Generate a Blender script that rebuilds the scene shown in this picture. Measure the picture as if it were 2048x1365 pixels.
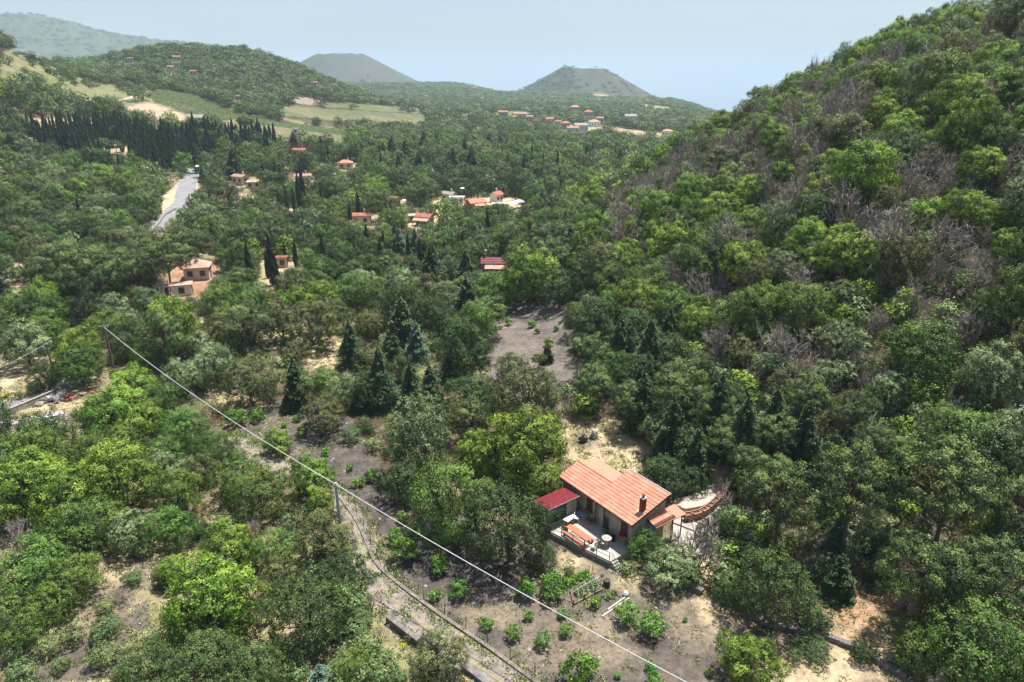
import bpy, math, random, numpy as np
from math import radians, sin, cos, tan, atan2, sqrt, pi
for o in list(bpy.data.objects): bpy.data.objects.remove(o)
S = bpy.context.scene
COL = S.collection
rng = np.random.default_rng(7); random.seed(7)

# ---------------------------------------------------------------- camera, sky, sun, exposure
PITCH = radians(21.3); FPX = 1384.0; CAMZ = 40.0
cd = bpy.data.cameras.new('camera'); cam = bpy.data.objects.new('camera', cd); COL.objects.link(cam)
cam.location = (0, 0, CAMZ); cam.rotation_euler = (radians(90)-PITCH, 0, 0)
cd.sensor_width = 36; cd.lens = FPX/2048*36; cd.clip_start = .5; cd.clip_end = 200000
S.camera = cam
SUN_EL = radians(71); SUN_AZ = atan2(.68, .73)            # from +Y towards +X
W = bpy.data.worlds.new('World'); S.world = W; W.use_nodes = True
nt = W.node_tree; bg = nt.nodes['Background']
sk = nt.nodes.new('ShaderNodeTexSky'); sk.sky_type = 'NISHITA'; sk.sun_disc = False
sk.sun_elevation = SUN_EL; sk.sun_rotation = SUN_AZ; sk.altitude = 600; sk.air_density = .85; sk.dust_density = 3.0; sk.ozone_density = 1.2
wtc = nt.nodes.new('ShaderNodeTexCoord'); wmp = nt.nodes.new('ShaderNodeMapping'); wmp.inputs['Scale'].default_value = (1.2, 2.2, 9); wno = nt.nodes.new('ShaderNodeTexNoise'); wno.inputs['Scale'].default_value = 2.4; wno.inputs['Detail'].default_value = 5
nt.links.new(wtc.outputs['Generated'], wmp.inputs[0]); nt.links.new(wmp.outputs[0], wno.inputs[0])
wmr = nt.nodes.new('ShaderNodeMapRange'); wmr.inputs[1].default_value = .42; wmr.inputs[2].default_value = .75; wmr.inputs[3].default_value = 0; wmr.inputs[4].default_value = .30; nt.links.new(wno.outputs[0], wmr.inputs[0])
wmx = nt.nodes.new('ShaderNodeMix'); wmx.data_type = 'RGBA'; nt.links.new(wmr.outputs[0], wmx.inputs[0]); nt.links.new(sk.outputs[0], wmx.inputs[6]); wmx.inputs[7].default_value = (5.6, 6.2, 6.8, 1)   # faint high veil of cloud
nt.links.new(wmx.outputs[2], bg.inputs[0]); bg.inputs[1].default_value = .082
sl = bpy.data.lights.new('sun', 'SUN'); sl.energy = 5.0; sl.angle = radians(.5); sl.color = (1, .96, .9)
so = bpy.data.objects.new('sun', sl); COL.objects.link(so); so.location = (0, 0, 300)
sd = (sin(SUN_AZ)*cos(SUN_EL), cos(SUN_AZ)*cos(SUN_EL), sin(SUN_EL))
from mathutils import Vector
so.rotation_euler = Vector(sd).to_track_quat('Z', 'Y').to_euler()
S.view_settings.view_transform = 'Standard'; S.view_settings.look = 'None'; S.view_settings.gamma = 1
S.view_settings.exposure = 0.94; S.view_settings.use_curve_mapping = False
S.render.engine = 'CYCLES'
cy = S.cycles; cy.use_denoising = True; cy.max_bounces = 6; cy.diffuse_bounces = 3; cy.glossy_bounces = 2
cy.transmission_bounces = 4; cy.transparent_max_bounces = 6; cy.volume_bounces = 1; cy.caustics_reflective = False; cy.caustics_refractive = False
cy.sample_clamp_indirect = 6

# ---------------------------------------------------------------- helpers
def tag(o, label=None, cat=None, group=None, kind=None):
    if label: o['label'] = label
    if cat: o['category'] = cat
    if group: o['group'] = group
    if kind: o['kind'] = kind
    return o
def empty(name, loc, rz=0.0, label=None, cat=None, group=None):
    o = bpy.data.objects.new(name, None); COL.objects.link(o); o.location = loc; o.rotation_euler = (0, 0, rz)
    o.empty_display_size = .3
    return tag(o, label, cat, group)
def link(name, me, parent=None, loc=(0, 0, 0), rz=0.0):
    o = bpy.data.objects.new(name, me); COL.objects.link(o); o.location = loc; o.rotation_euler = (0, 0, rz)
    if parent: o.parent = parent
    return o
def np_mesh(name, V, F, mats=(), attrs=None, mi=None, smooth=False):
    V = np.asarray(V, np.float32); F = np.asarray(F, np.int32); k = F.shape[1]
    me = bpy.data.meshes.new(name); me.vertices.add(len(V)); me.vertices.foreach_set('co', V.ravel())
    me.loops.add(F.size); me.loops.foreach_set('vertex_index', F.ravel())
    me.polygons.add(len(F)); me.polygons.foreach_set('loop_start', np.arange(len(F), dtype=np.int32)*k)
    me.polygons.foreach_set('loop_total', np.full(len(F), k, np.int32))
    for m in mats: me.materials.append(m)
    if mi is not None: me.polygons.foreach_set('material_index', np.asarray(mi, np.int32))
    me.update(calc_edges=True)
    if attrs:
        for n, a in attrs.items():
            a = np.asarray(a, np.float32)
            if a.ndim == 1:
                at = me.attributes.new(n, 'FLOAT', 'POINT'); at.data.foreach_set('value', a)
            else:
                at = me.attributes.new(n, 'FLOAT_COLOR', 'POINT'); at.data.foreach_set('color', a.ravel())
    me.polygons.foreach_set('use_smooth', np.full(len(F), smooth))
    return me
class MB:
    """collects boxes, tubes and prisms; build() links them as one mesh object"""
    def __init__(s): s.v = []; s.f = []
    def add(s, vs, fs):
        b = len(s.v); s.v += [tuple(map(float, v)) for v in vs]; s.f += [tuple(b+i for i in f) for f in fs]; return s
    def box(s, c, d, rz=0.0, tilt=None):
        hx, hy, hz = d[0]/2, d[1]/2, d[2]/2
        vs = [(x, y, z) for z in (-hz, hz) for x, y in ((-hx, -hy), (hx, -hy), (hx, hy), (-hx, hy))]
        if tilt: vs = [(x, y*cos(tilt)-z*sin(tilt), y*sin(tilt)+z*cos(tilt)) for x, y, z in vs]
        vs = [(c[0]+x*cos(rz)-y*sin(rz), c[1]+x*sin(rz)+y*cos(rz), c[2]+z) for x, y, z in vs]
        return s.add(vs, [(3, 2, 1, 0), (4, 5, 6, 7), (0, 1, 5, 4), (1, 2, 6, 5), (2, 3, 7, 6), (3, 0, 4, 7)])
    def tube(s, pts, rad, n=6, cap=True):
        if not hasattr(rad, '__len__'): rad = [rad]*len(pts)
        P = [Vector(p) for p in pts]; vs = []
        for i, p in enumerate(P):
            t = (P[min(i+1, len(P)-1)]-P[max(i-1, 0)]).normalized()
            a = t.orthogonal().normalized() if i == 0 else (a - t*a.dot(t)).normalized()
            b = t.cross(a)
            vs += [p+(a*cos(2*pi*k/n)+b*sin(2*pi*k/n))*rad[i] for k in range(n)]
        fs = [(i*n+k, i*n+(k+1) % n, (i+1)*n+(k+1) % n, (i+1)*n+k) for i in range(len(P)-1) for k in range(n)]
        if cap: fs += [tuple(range(n))[::-1], tuple((len(P)-1)*n+k for k in range(n))]
        return s.add(vs, fs)
    def prism(s, poly, z0, z1):
        n = len(poly)
        return s.add([(x, y, z0) for x, y in poly]+[(x, y, z1) for x, y in poly],
                     [tuple(range(n))[::-1], tuple(range(n, 2*n))]+[(i, (i+1) % n, n+(i+1) % n, n+i) for i in range(n)])
    def lathe(s, prof, c=(0, 0, 0), n=10):
        vs = [(c[0]+r*cos(2*pi*k/n), c[1]+r*sin(2*pi*k/n), c[2]+z) for r, z in prof for k in range(n)]
        fs = [(i*n+k, i*n+(k+1) % n, (i+1)*n+(k+1) % n, (i+1)*n+k) for i in range(len(prof)-1) for k in range(n)]
        fs += [tuple(range(n))[::-1], tuple((len(prof)-1)*n+k for k in range(n))]
        return s.add(vs, fs)
    def mesh(s, name, mat):
        me = bpy.data.meshes.new(name); me.from_pydata(s.v, [], s.f); me.materials.append(mat); me.update(); return me
    def build(s, name, mat, parent=None, loc=(0, 0, 0), rz=0.0): return link(name, s.mesh(name, mat), parent, loc, rz)

# ---------------------------------------------------------------- materials
def newmat(name):
    m = bpy.data.materials.new(name); m.use_nodes = True; m.cycles.emission_sampling = 'NONE'
    return m, m.node_tree, m.node_tree.nodes['Principled BSDF']
def M(name, col, rough=.8, var=.25, scale=6.0, bump=0.0, col2=None, metal=0.0, spec=.3, detail=4):
    m, t, b = newmat(name); n = t.nodes; L = t.links
    tc = n.new('ShaderNodeTexCoord'); no = n.new('ShaderNodeTexNoise'); no.inputs['Scale'].default_value = scale; no.inputs['Detail'].default_value = detail
    L.new(tc.outputs['Object'], no.inputs[0])
    mx = n.new('ShaderNodeMix'); mx.data_type = 'RGBA'
    c2 = col2 or tuple(c*(1-var) for c in col)
    c1 = col if col2 else tuple(min(1, c*(1+var*.6)) for c in col)
    mx.inputs[6].default_value = (*c2, 1); mx.inputs[7].default_value = (*c1, 1)
    mr = n.new('ShaderNodeMapRange'); mr.inputs[1].default_value = .35; mr.inputs[2].default_value = .65
    L.new(no.outputs[0], mr.inputs[0]); L.new(mr.outputs[0], mx.inputs[0]); L.new(mx.outputs[2], b.inputs['Base Color'])
    b.inputs['Roughness'].default_value = rough; b.inputs['Metallic'].default_value = metal; b.inputs['Specular IOR Level'].default_value = spec
    if bump:
        bp = n.new('ShaderNodeBump'); bp.inputs['Strength'].default_value = bump; bp.inputs['Distance'].default_value = .05
        L.new(no.outputs[0], bp.inputs['Height']); L.new(bp.outputs[0], b.inputs['Normal'])
    return m
def leafmat(name, ca, cb, cc, trans=.3, hv=.03, vv=.35):
    ca, cb, cc = [tuple(q*k for q, k in zip(c_, (1.40, 1.66, 1.4))) for c_ in (ca, cb, cc)]
    m, t, b = newmat(name); n = t.nodes; L = t.links
    at = n.new('ShaderNodeAttribute'); at.attribute_name = 'tint'
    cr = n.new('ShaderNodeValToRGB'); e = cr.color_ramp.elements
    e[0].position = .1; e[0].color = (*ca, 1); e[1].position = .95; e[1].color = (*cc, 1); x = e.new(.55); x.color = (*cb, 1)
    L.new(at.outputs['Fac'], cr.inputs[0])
    oi = n.new('ShaderNodeObjectInfo'); hs = n.new('ShaderNodeHueSaturation')
    h = n.new('ShaderNodeMapRange'); h.inputs[3].default_value = .5-hv; h.inputs[4].default_value = .5+hv
    L.new(oi.outputs['Random'], h.inputs[0]); L.new(h.outputs[0], hs.inputs['Hue'])
    ml = n.new('ShaderNodeMath'); ml.operation = 'MULTIPLY'; ml.inputs[1].default_value = 7.31; L.new(oi.outputs['Random'], ml.inputs[0])
    fr = n.new('ShaderNodeMath'); fr.operation = 'FRACT'; L.new(ml.outputs[0], fr.inputs[0])
    v = n.new('ShaderNodeMapRange'); v.inputs[3].default_value = 1-vv; v.inputs[4].default_value = 1+vv
    L.new(fr.outputs[0], v.inputs[0]); L.new(v.outputs[0], hs.inputs['Value']); L.new(cr.outputs[0], hs.inputs['Color'])
    L.new(hs.outputs[0], b.inputs['Base Color']); b.inputs['Roughness'].default_value = .55; b.inputs['Specular IOR Level'].default_value = .25
    tr = n.new('ShaderNodeBsdfTranslucent'); L.new(hs.outputs[0], tr.inputs[0])
    mx = n.new('ShaderNodeMixShader'); mx.inputs[0].default_value = trans
    L.new(b.outputs[0], mx.inputs[1]); L.new(tr.outputs[0], mx.inputs[2]); L.new(mx.outputs[0], n['Material Output'].inputs[0])
    return m

# ---------------------------------------------------------------- terrain
AZ = np.array([-180, -60, -45, -36, -28, -20, -12, -5, 0, 5, 12, 17, 22, 28, 36, 60, 180.])
RR = np.array([0, 100, 150, 200, 270, 330, 380, 430, 480, 560, 700, 900, 1200, 1600, 2000, 2500, 3200, 4200, 6000, 60000.])
T_ = {
 'L':  [0, -1, -1, 0, 3, 12, 26, 43, 55, 57, 48, 38, 33, 30, 30, 0, -60, -160, -450, -2400],
 'LL': [0, -1, -2, -1, 1, 7, 13, 20, 27, 30, 22, 18, 18, 18, 20, 0, -60, -160, -450, -2400],
 'l':  [0, -1, -2, -2, -1, 3, 7, 11, 14, 15, 15, 15, 12, 10, 6, 0, -40, -150, -450, -2400],
 'm':  [0, -1, -3, -3, -3, -2, -1, 0, 1, 3, 3, 2, -2, 0, 4, 5, -20, -120, -450, -2400],
 'c':  [0, 0, -3, -4, -4, -4, -3, -3, -2, -2, -3, -6, -9, -6, 2, 6, -20, -120, -450, -2400],
 'c0': [0, 0, -3, -4, -5, -5, -4, -4, -3, -4, -5, -7, -12, -16, -19, -24, -60, -150, -450, -2400],
 'c5': [0, 0, -3, -4, -5, -6, -6, -6, -6, -6, -7, -9, -14, -18, -23, -35, -70, -150, -450, -2400],
 'r':  [0, 0, -2, -4, -5, -6, -7, -8, -8, -9, -10, -12, -15, -20, -38, -70, -115, -210, -450, -2400],
 'rr': [0, 0, -1, -4, -6, -7, -8, -9, -9, -10, -12, -18, -29, -50, -85, -130, -190, -270, -450, -2400],
 'z':  [0, 0, -1, -4, -6, -7, -8, -9, -10, -11, -16, -28, -50, -90, -140, -190, -240, -330, -450, -2400]}
TAB = np.array([T_[k] for k in ('z', 'L', 'L', 'L', 'LL', 'l', 'm', 'c', 'c0', 'c5', 'r', 'rr', 'z', 'z', 'z', 'z', 'z')], float)
def _vn(x, y, s):
    x = x/s; y = y/s; xi = np.floor(x); yi = np.floor(y); fx = x-xi; fy = y-yi; fx = fx*fx*(3-2*fx); fy = fy*fy*(3-2*fy)
    def h(a, b): v = np.sin(a*127.1+b*311.7)*43758.5453; return v-np.floor(v)
    return (h(xi, yi)*(1-fx)+h(xi+1, yi)*fx)*(1-fy)+(h(xi, yi+1)*(1-fx)+h(xi+1, yi+1)*fx)*fy
def fbm(x, y, s, o=4): return sum(_vn(x+17*i, y-31*i, s/2**i)*.5**i for i in range(o))/(2-.5**(o-1))
HC = (185., 135.)
HR = np.array([0, 40, 60, 79, 99, 121, 136, 150, 163, 175, 190, 210, 260.])
HZ = np.array([77, 69, 61, 52, 44, 34, 25, 16.5, 9, 3, -3, -12, -60.])
def smax(a, b, k): d = np.clip(.5+.5*(a-b)/k, 0, 1); return b*(1-d)+a*d+k*d*(1-d)
def cone(x, y, cx, cy_, rb, rt, zt, zb, ecc=1.0, noise=0.):
    d = np.hypot((x-cx)*ecc, y-cy_); th = np.arctan2(y-cy_, x-cx)
    d = d*(1+noise*np.sin(3*th+1)+noise*.7*np.sin(7*th))
    z = zt-(zt-zb)*np.clip((d-rt)/(rb-rt), 0, 60)
    z = z-np.clip(1-d/rt, 0, 1)*(zt-zb)*.12
    return z
RIDX = np.array([-180, -60, -44, -35, -32.2, -30, -28.3, -25.2, -22, -18, -12, 180.]); RIDZ = np.array([0, 280, 330, 325, 340, 305, 272, 232, 205, 120, 0, 0.])
def H(x, y):
    x = np.asarray(x, float); y = np.asarray(y, float)
    r = np.hypot(x, y); az = np.degrees(np.arctan2(x, y))
    i = np.clip(np.searchsorted(AZ, az)-1, 0, len(AZ)-2); u = (az-AZ[i])/(AZ[i+1]-AZ[i]); u = u*u*(3-2*u)
    j = np.clip(np.searchsorted(RR, r)-1, 0, len(RR)-2); v = np.clip((r-RR[j])/(RR[j+1]-RR[j]), 0, 1)
    z = (TAB[i, j]*(1-v)+TAB[i, j+1]*v)*(1-u)+(TAB[i+1, j]*(1-v)+TAB[i+1, j+1]*v)*u
    z = z*np.clip(r/60-.6, 0, 1)
    # wooded pine hill behind the vineyards
    e1 = ((x+322)*.93+(y-800)*.36)/140; e2 = (-(x+322)*.36+(y-800)*.93)/200
    z = z+43*np.exp(-(e1*e1+e2*e2)**1.3)
    z = smax(z, cone(x, y, 2500*sin(radians(5.5)), 2500*cos(radians(5.5)), 262, 72, 50, -48, 1.0, .03), 9)
    z = smax(z, cone(x, y, 3250*sin(radians(-12.9)), 3250*cos(radians(-12.9)), 345, 95, 106, -5, 1.0, .05), 9)
    rz = np.interp(az, RIDX, RIDZ)*np.exp(-((r-4500)/750)**2)
    z = np.where(rz > 4, np.maximum(z, rz+z*0.2), z)
    fl = np.clip((17-np.hypot(x-9, y-53))/5, 0, 1)
    d = np.hypot(x-HC[0], y-HC[1]); th = np.arctan2(y-HC[1], x-HC[0])
    hz = np.interp(d*(1+.012*np.sin(9*th)+.01*np.sin(17*th+2)), HR, HZ)
    hz = hz-np.clip(d-260, 0, None)*1.0
    z = smax(z, hz, 3.0)
    amp = np.clip((r-75)/200, 0, 1)
    z = z+(fbm(x, y, 60)-.5)*3.2*amp+(fbm(x+99, y, 300)-.5)*26*np.clip((r-700)/1500, 0, 1)+(fbm(x, y+55, 9)-.5)*.5*np.clip((r-30)/60, 0.3, 1)
    return z*(1-fl)
CP, SP = cos(PITCH), sin(PITCH)
def ray(px, py):
    a = (px-1024)/FPX; b = (682.5-py)/FPX
    return np.array([a, CP+SP*b, -SP+CP*b])
def ground(px, py, dz=0.0, tmax=12000):
    """where the ray through a photo pixel meets the ground raised by dz"""
    d = ray(px, py); T = TG[TG < tmax]; lo, hi = T[0], None
    g = CAMZ+d[2]*T-H(d[0]*T, d[1]*T)-dz; k = np.argmax(g < 0)
    if not (g < 0).any(): return None
    lo, hi = (T[k-1], T[k]) if k else (T[0]*.9, T[0])
    for _ in range(2):
        T = np.linspace(lo, hi, 24); g = CAMZ+d[2]*T-H(d[0]*T, d[1]*T)-dz; k = max(1, int(np.argmax(g < 0))); lo, hi = T[k-1], T[k]
    t = float(hi); return (float(d[0]*t), float(d[1]*t), float(CAMZ+d[2]*t-dz), t)
TG = np.concatenate([np.arange(20, 130, .8), np.geomspace(130, 12000, 700)])
def project(x, y, z):
    zc = z-CAMZ; f = y*CP-zc*SP; u = y*SP+zc*CP
    return 1024+FPX*x/f, 682.5-FPX*u/f, f
def at_z(px, py, z):
    d = ray(px, py); t = (z-CAMZ)/d[2]; return (d[0]*t, d[1]*t, z)
# ---------------------------------------------------------------- ground classes, drawn as outlines on the photo's ground plan
def inpoly(px, py, poly):
    px = np.asarray(px, float); py = np.asarray(py, float); r = np.zeros(px.shape, bool); n = len(poly); j = n-1
    for i in range(n):
        xi, yi = poly[i]; xj, yj = poly[j]
        c = ((yi > py) != (yj > py)) & (px < (xj-xi)*(py-yi)/(yj-yi+1e-12)+xi); r ^= c; j = i
    return r
ASHFIELD = [(1018, 604), (1122, 600), (1140, 640), (1165, 690), (1150, 790), (985, 790), (975, 745), (972, 650), (1000, 640)]
ORCHARD = [(640, 800), (560, 800), (500, 850), (560, 900), (650, 960), (690, 985), (715, 1010), (745, 1085), (775, 1150), (860, 1215), (960, 1290), (1060, 1365), (1130, 1420), (1900, 1420), (1735, 1335), (1640, 1270), (1520, 1225), (1400, 1190), (1290, 1130), (1240, 1150), (1100, 1080), (1000, 1060), (900, 1020), (800, 980), (745, 900), (700, 840)]
CLEAR = dict(
 ash=ASHFIELD, orchard=ORCHARD,
 lawn=[(1130, 845), (1230, 835), (1300, 890), (1320, 930), (1270, 945), (1150, 930), (1110, 890)],
 yard=[(1385, 990), (1340, 1040), (1350, 1100), (1440, 1180), (1460, 1160), (1400, 1060), (1470, 960), (1440, 925), (1400, 940)],
 floor=[(1600, 1170), (1760, 1120), (1790, 1200), (1750, 1260), (1800, 1330), (1720, 1310), (1640, 1260)],
 gap1=[(0, 1210), (60, 1180), (150, 1130), (230, 1060), (330, 1010), (385, 1075), (350, 1110), (290, 1180), (300, 1250), (240, 1290), (230, 1365), (0, 1365)],
 track=[(450, 870), (520, 905), (620, 955), (690, 985), (735, 1080), (745, 1130), (800, 1200), (900, 1260), (1010, 1345), (1080, 1400), (900, 1400), (840, 1320), (760, 1240), (700, 1160), (715, 1090), (690, 1040), (600, 975), (500, 925), (440, 890)],
 rubble=[(0, 765), (60, 760), (100, 765), (140, 775), (175, 785), (170, 830), (130, 850), (60, 855), (0, 880)],
 strip=[(0, 705), (70, 700), (110, 740), (140, 745), (145, 770), (100, 785), (0, 830)],
 roadL=[(0, 610), (40, 600), (42, 655), (0, 670)],
 clr1=[(380, 625), (420, 640), (440, 690), (400, 690), (372, 655)],
 clr2=[(530, 640), (580, 650), (680, 670), (690, 700), (670, 735), (600, 735), (540, 720), (520, 680)],
 clr3=[(490, 812), (640, 812), (690, 850), (560, 885), (480, 865)],
 clr4=[(400, 770), (470, 780), (540, 810), (470, 830), (410, 800)],
 clr5=[(870, 700), (905, 700), (925, 740), (880, 750)],
 villa=[(330, 560), (345, 520), (430, 520), (440, 560), (410, 600), (330, 600)],
 maroon=[(955, 515), (1030, 515), (1025, 552), (955, 552)],
 road1=[(292, 470), (300, 450), (335, 415), (345, 380), (385, 335), (400, 335), (400, 370), (385, 410), (350, 435), (325, 475)],
 verge=[(318, 398), (345, 375), (380, 350), (384, 366), (352, 395), (345, 425), (325, 425)],
 gy=[(860, 395), (1040, 395), (1045, 430), (1000, 432), (930, 430), (870, 430)],
 gy2=[(770, 400), (810, 400), (812, 425), (770, 425)], gy3=[(700, 432), (760, 432), (760, 460), (700, 460)], gy4=[(810, 432), (880, 430), (890, 458), (905, 480), (850, 485), (815, 458)],
 g5=[(410, 395), (540, 385), (545, 400), (500, 412), (420, 412)], g6=[(578, 418), (625, 418), (620, 445), (580, 445)],
 g7=[(520, 520), (560, 520), (610, 530), (590, 560), (520, 590), (510, 560)], g8=[(440, 360), (530, 360), (530, 378), (460, 378)],
 g9=[(670, 325), (715, 325), (715, 345), (670, 345)], g10=[(575, 352), (630, 352), (630, 370), (575, 370)],
 strip3=[(0, 530), (60, 520), (75, 560), (40, 590), (0, 590)],
 f_tan=[(232, 222), (270, 207), (310, 208), (370, 232), (372, 245), (330, 242), (270, 232)],
 f_vine=[(290, 188), (330, 180), (400, 195), (470, 226), (475, 240), (420, 245), (370, 228), (310, 205)],
 f_vine2=[(470, 228), (560, 245), (700, 262), (690, 272), (560, 256), (470, 244)],
 f_tan2=[(140, 172), (190, 180), (230, 196), (215, 203), (150, 196)],
 f_slope=[(20, 95), (60, 105), (130, 140), (180, 165), (230, 170), (330, 180), (300, 200), (215, 205), (120, 200), (80, 170), (0, 190), (0, 120)],
 f_green=[(210, 203), (290, 205), (255, 215), (220, 214)],
 f_far1=[(572, 200), (600, 193), (640, 200), (655, 212), (610, 210)], f_far2=[(655, 205), (740, 210), (845, 218), (840, 228), (720, 220), (650, 214)],
 f_far3=[(1100, 250), (1180, 248), (1280, 262), (1380, 270), (1400, 280), (1280, 275), (1180, 262)],
 n1=[(440, 244), (560, 256), (700, 270), (700, 292), (560, 280), (440, 262)], n2=[(560, 212), (650, 218), (850, 230), (860, 248), (650, 240), (560, 230)],
 f_p1=[(985, 225), (1040, 222), (1060, 228), (1000, 232)], f_p2=[(1180, 188), (1225, 190), (1240, 197), (1190, 196)], f_p3=[(1255, 205), (1340, 215), (1350, 228), (1290, 220)], f_p4=[(870, 232), (940, 228), (960, 236), (900, 241)],
 g_cyp=[(60, 235), (150, 240), (300, 262), (360, 300), (370, 330), (310, 345), (250, 325), (180, 300), (60, 290)],
)
COLS = dict(ash=(.076, .066, .061), straw=(.36, .285, .18), tan=(.45, .34, .22), litter=(.075, .055, .038), green=(.13, .17, .055), forest=(.035, .052, .022), reddish=(.26, .16, .10), asphalt=(.2, .2, .21), meadow=(.10, .115, .052), fallow=(.22, .18, .14), fallow2=(.34, .26, .18), slope=(.18, .165, .09), vine=(.13, .20, .075))
POLYC = dict(ash='ash', orchard='ash', lawn='straw', yard='tan', floor='reddish', gap1='straw', track='straw', rubble='straw', strip='straw', roadL='tan', clr1='straw', clr2='straw', clr3='ash', clr4='straw', clr5='ash', villa='reddish', maroon='litter', road1='tan', verge='tan', gy='tan', gy2='straw', gy3='straw', gy4='tan', g5='straw', g6='tan', g7='straw', g8='straw', g9='straw', g10='straw', strip3='straw', f_tan='fallow2', f_vine='vine', f_vine2='vine', f_tan2='tan', f_slope='slope', f_green='green', f_far1='fallow', f_far2='meadow', f_far3='straw', g_cyp='straw', n1='meadow', n2='meadow', f_p1='green', f_p2='straw', f_p3='straw', f_p4='vine')
def polar_grid():
    fine = np.arange(-44, 44.01, .2)
    az = np.radians(np.concatenate([np.arange(-180, -60, 6), np.arange(-60, -44, 1.0), fine, np.arange(45, 60, 1.0), np.arange(60, 180, 6)]))
    r = [4.]
    while r[-1] < 14000: r.append(r[-1]*(1.0065 if 30 < r[-1] < 800 else 1.018))
    return az, np.array(r)
az, rr = polar_grid(); A, R = np.meshgrid(az, rr); X = R*np.sin(A); Y = R*np.cos(A); Z = H(X, Y)
nr, na = X.shape
x = X.ravel(); y = Y.ravel(); z = Z.ravel(); px, py, dep = project(x, y, z); r = np.hypot(x, y)
n1 = fbm(x, y, 7, 4); n2 = fbm(x+300, y, 40, 4); n3 = fbm(x, y+70, 1.6, 2)
C3 = {k: np.array(v) for k, v in COLS.items()}
def mixc(a, b, w): return a*(1-w)[:, None]+b*w[:, None]
base = mixc(np.tile(C3['litter'], (len(x), 1)), C3['straw'], np.clip((n2-.52)*5, 0, .6)*np.clip((n1-.25)*4, 0, 1))
base = mixc(base, C3['green'], np.clip((n1-.5)*4, 0, .45))
base = mixc(base, C3['forest'], np.clip((r-450)/500, 0, .9))
dh = np.hypot(x-HC[0], y-HC[1]); onh = np.clip((188-dh)/10, 0, 1)
base = mixc(base, C3['litter']*.75+np.array([.01, .01, .008]), onh*.85)
wob = np.clip(14/np.maximum(dep, 1)*100/10, 1.5, 12); px0, py0 = px, py
px = px+(fbm(x, y, 3.2, 3)-.5)*2.6*wob*1.4; py = py+(fbm(x+50, y+50, 3.2, 3)-.5)*2.6*wob
front = (np.abs(A.ravel()) < radians(50)) & (dep > 5)
for k, pl in CLEAR.items():
    m = front & (inpoly(px0, py0, pl) if k == 'ash' else inpoly(px, py, pl))
    if k == 'ash': m &= (r < 200)
    c = C3[POLYC[k]]*(1.5 if k == 'ash' else 1); base[m] = c
    if POLYC[k] == 'ash':
        w = np.clip((n1*.6+n3*.4-.42)*5.0, 0, .8)*(.24 if k == 'orchard' else .18); base[m] = mixc(base[m], C3['straw'], w[m])
    if POLYC[k] in ('straw',):
        w = np.clip((n3*.5+n1*.5-.5)*6, 0, .6); base[m] = mixc(base[m], C3['ash']*1.3, w[m])
        w = np.clip((.42-n1)*6, 0, .5); base[m] = mixc(base[m], C3['green'], w[m])
    if k == 'gap1': w = np.clip((n2-.45)*8, 0, .9)*np.clip((py[m]-1150)/100, 0, 1) if False else np.clip((py-1130)/120, 0, .85)*np.clip((n1-.3)*5, 0, 1); base[m] = mixc(base[m], C3['ash'], w[m])
    if POLYC[k] in ('meadow', 'vine', 'green'): w = np.clip((n1*.4+n2*.6-.42)*6, 0, .7); base[m] = mixc(base[m], np.array([.17, .15, .09]), w[m])
    if k == 'f_slope': w = np.clip((n1*.5+n2*.5-.42)*6, 0, .8); base[m] = mixc(base[m], np.array([.12, .15, .06]), w[m])
# bright straw near the bottom right of the orchard, along the track side and below the terrace
def blob(cx, cy, s, c, a=.9):
    global base
    g = np.exp(-((px-cx)**2+((py-cy)*1.6)**2)/(2*s*s))*front*(r < 200); base = mixc(base, C3[c], np.clip(g*1.6, 0, 1)*a*np.clip(.2+(n3*.5+n1*.5-.3)*3.5, 0, 1))
for b_ in ((1620, 1325, 70, 'straw'), (1740, 1350, 80, 'straw'), (1130, 1130, 26, 'straw'), (1180, 1125, 26, 'straw', .7), (1260, 1165, 22, 'straw', .6), (1450, 1215, 50, 'straw'), (735, 1085, 20, 'straw'), (985, 1235, 30, 'straw', .3), (1200, 1290, 60, 'straw', .2), (620, 700, 50, 'straw', .8)): blob(*b_)
# cinder cones: bare brown flanks
for (cr, ca, rb, wz) in ((2500, 5.5, 330, .5), (3250, -12.9, 380, 0.0)):
    cx, cy_ = cr*sin(radians(ca)), cr*cos(radians(ca)); d = np.hypot(x-cx, y-cy_)
    side = np.clip(((x-cx)*.9-(y-cy_)*.35)/90+wz+ (n2-.5)*2, 0, 1)*np.clip((rb-d)/60, 0, 1)
    base = mixc(base, np.array([.082, .080, .066]), side[:, None].repeat(1, 1).ravel()*.75*np.clip(.35+fbm(x, y, 45)*1.2, 0, 1))
w = np.clip((r-3600)/300, 0, 1)*np.clip((n2*.5+fbm(x, y, 260)*.5-.35)*3, 0, 1); base = mixc(base, np.array([.07, .11, .045]), w*.8)
col4 = np.concatenate([base, np.ones((len(x), 1))], 1)
idx = np.arange(nr*na).reshape(nr, na); ii = np.concatenate([idx, idx[:, :1]], 1)
F = np.stack([ii[:-1, :-1], ii[:-1, 1:], ii[1:, 1:], ii[1:, :-1]], -1).reshape(-1, 4)[:, ::-1]
gm, t, b = newmat('soil and dry grass'); n = t.nodes; L = t.links
at = n.new('ShaderNodeAttribute'); at.attribute_name = 'soil'; tc = n.new('ShaderNodeTexCoord')
no1 = n.new('ShaderNodeTexNoise'); no1.inputs['Scale'].default_value = 2.2; no1.inputs['Detail'].default_value = 6; no1.inputs['Roughness'].default_value = .7; L.new(tc.outputs['Object'], no1.inputs[0])
no2 = n.new('ShaderNodeTexNoise'); no2.inputs['Scale'].default_value = .35; no2.inputs['Detail'].default_value = 5; L.new(tc.outputs['Object'], no2.inputs[0])
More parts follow.
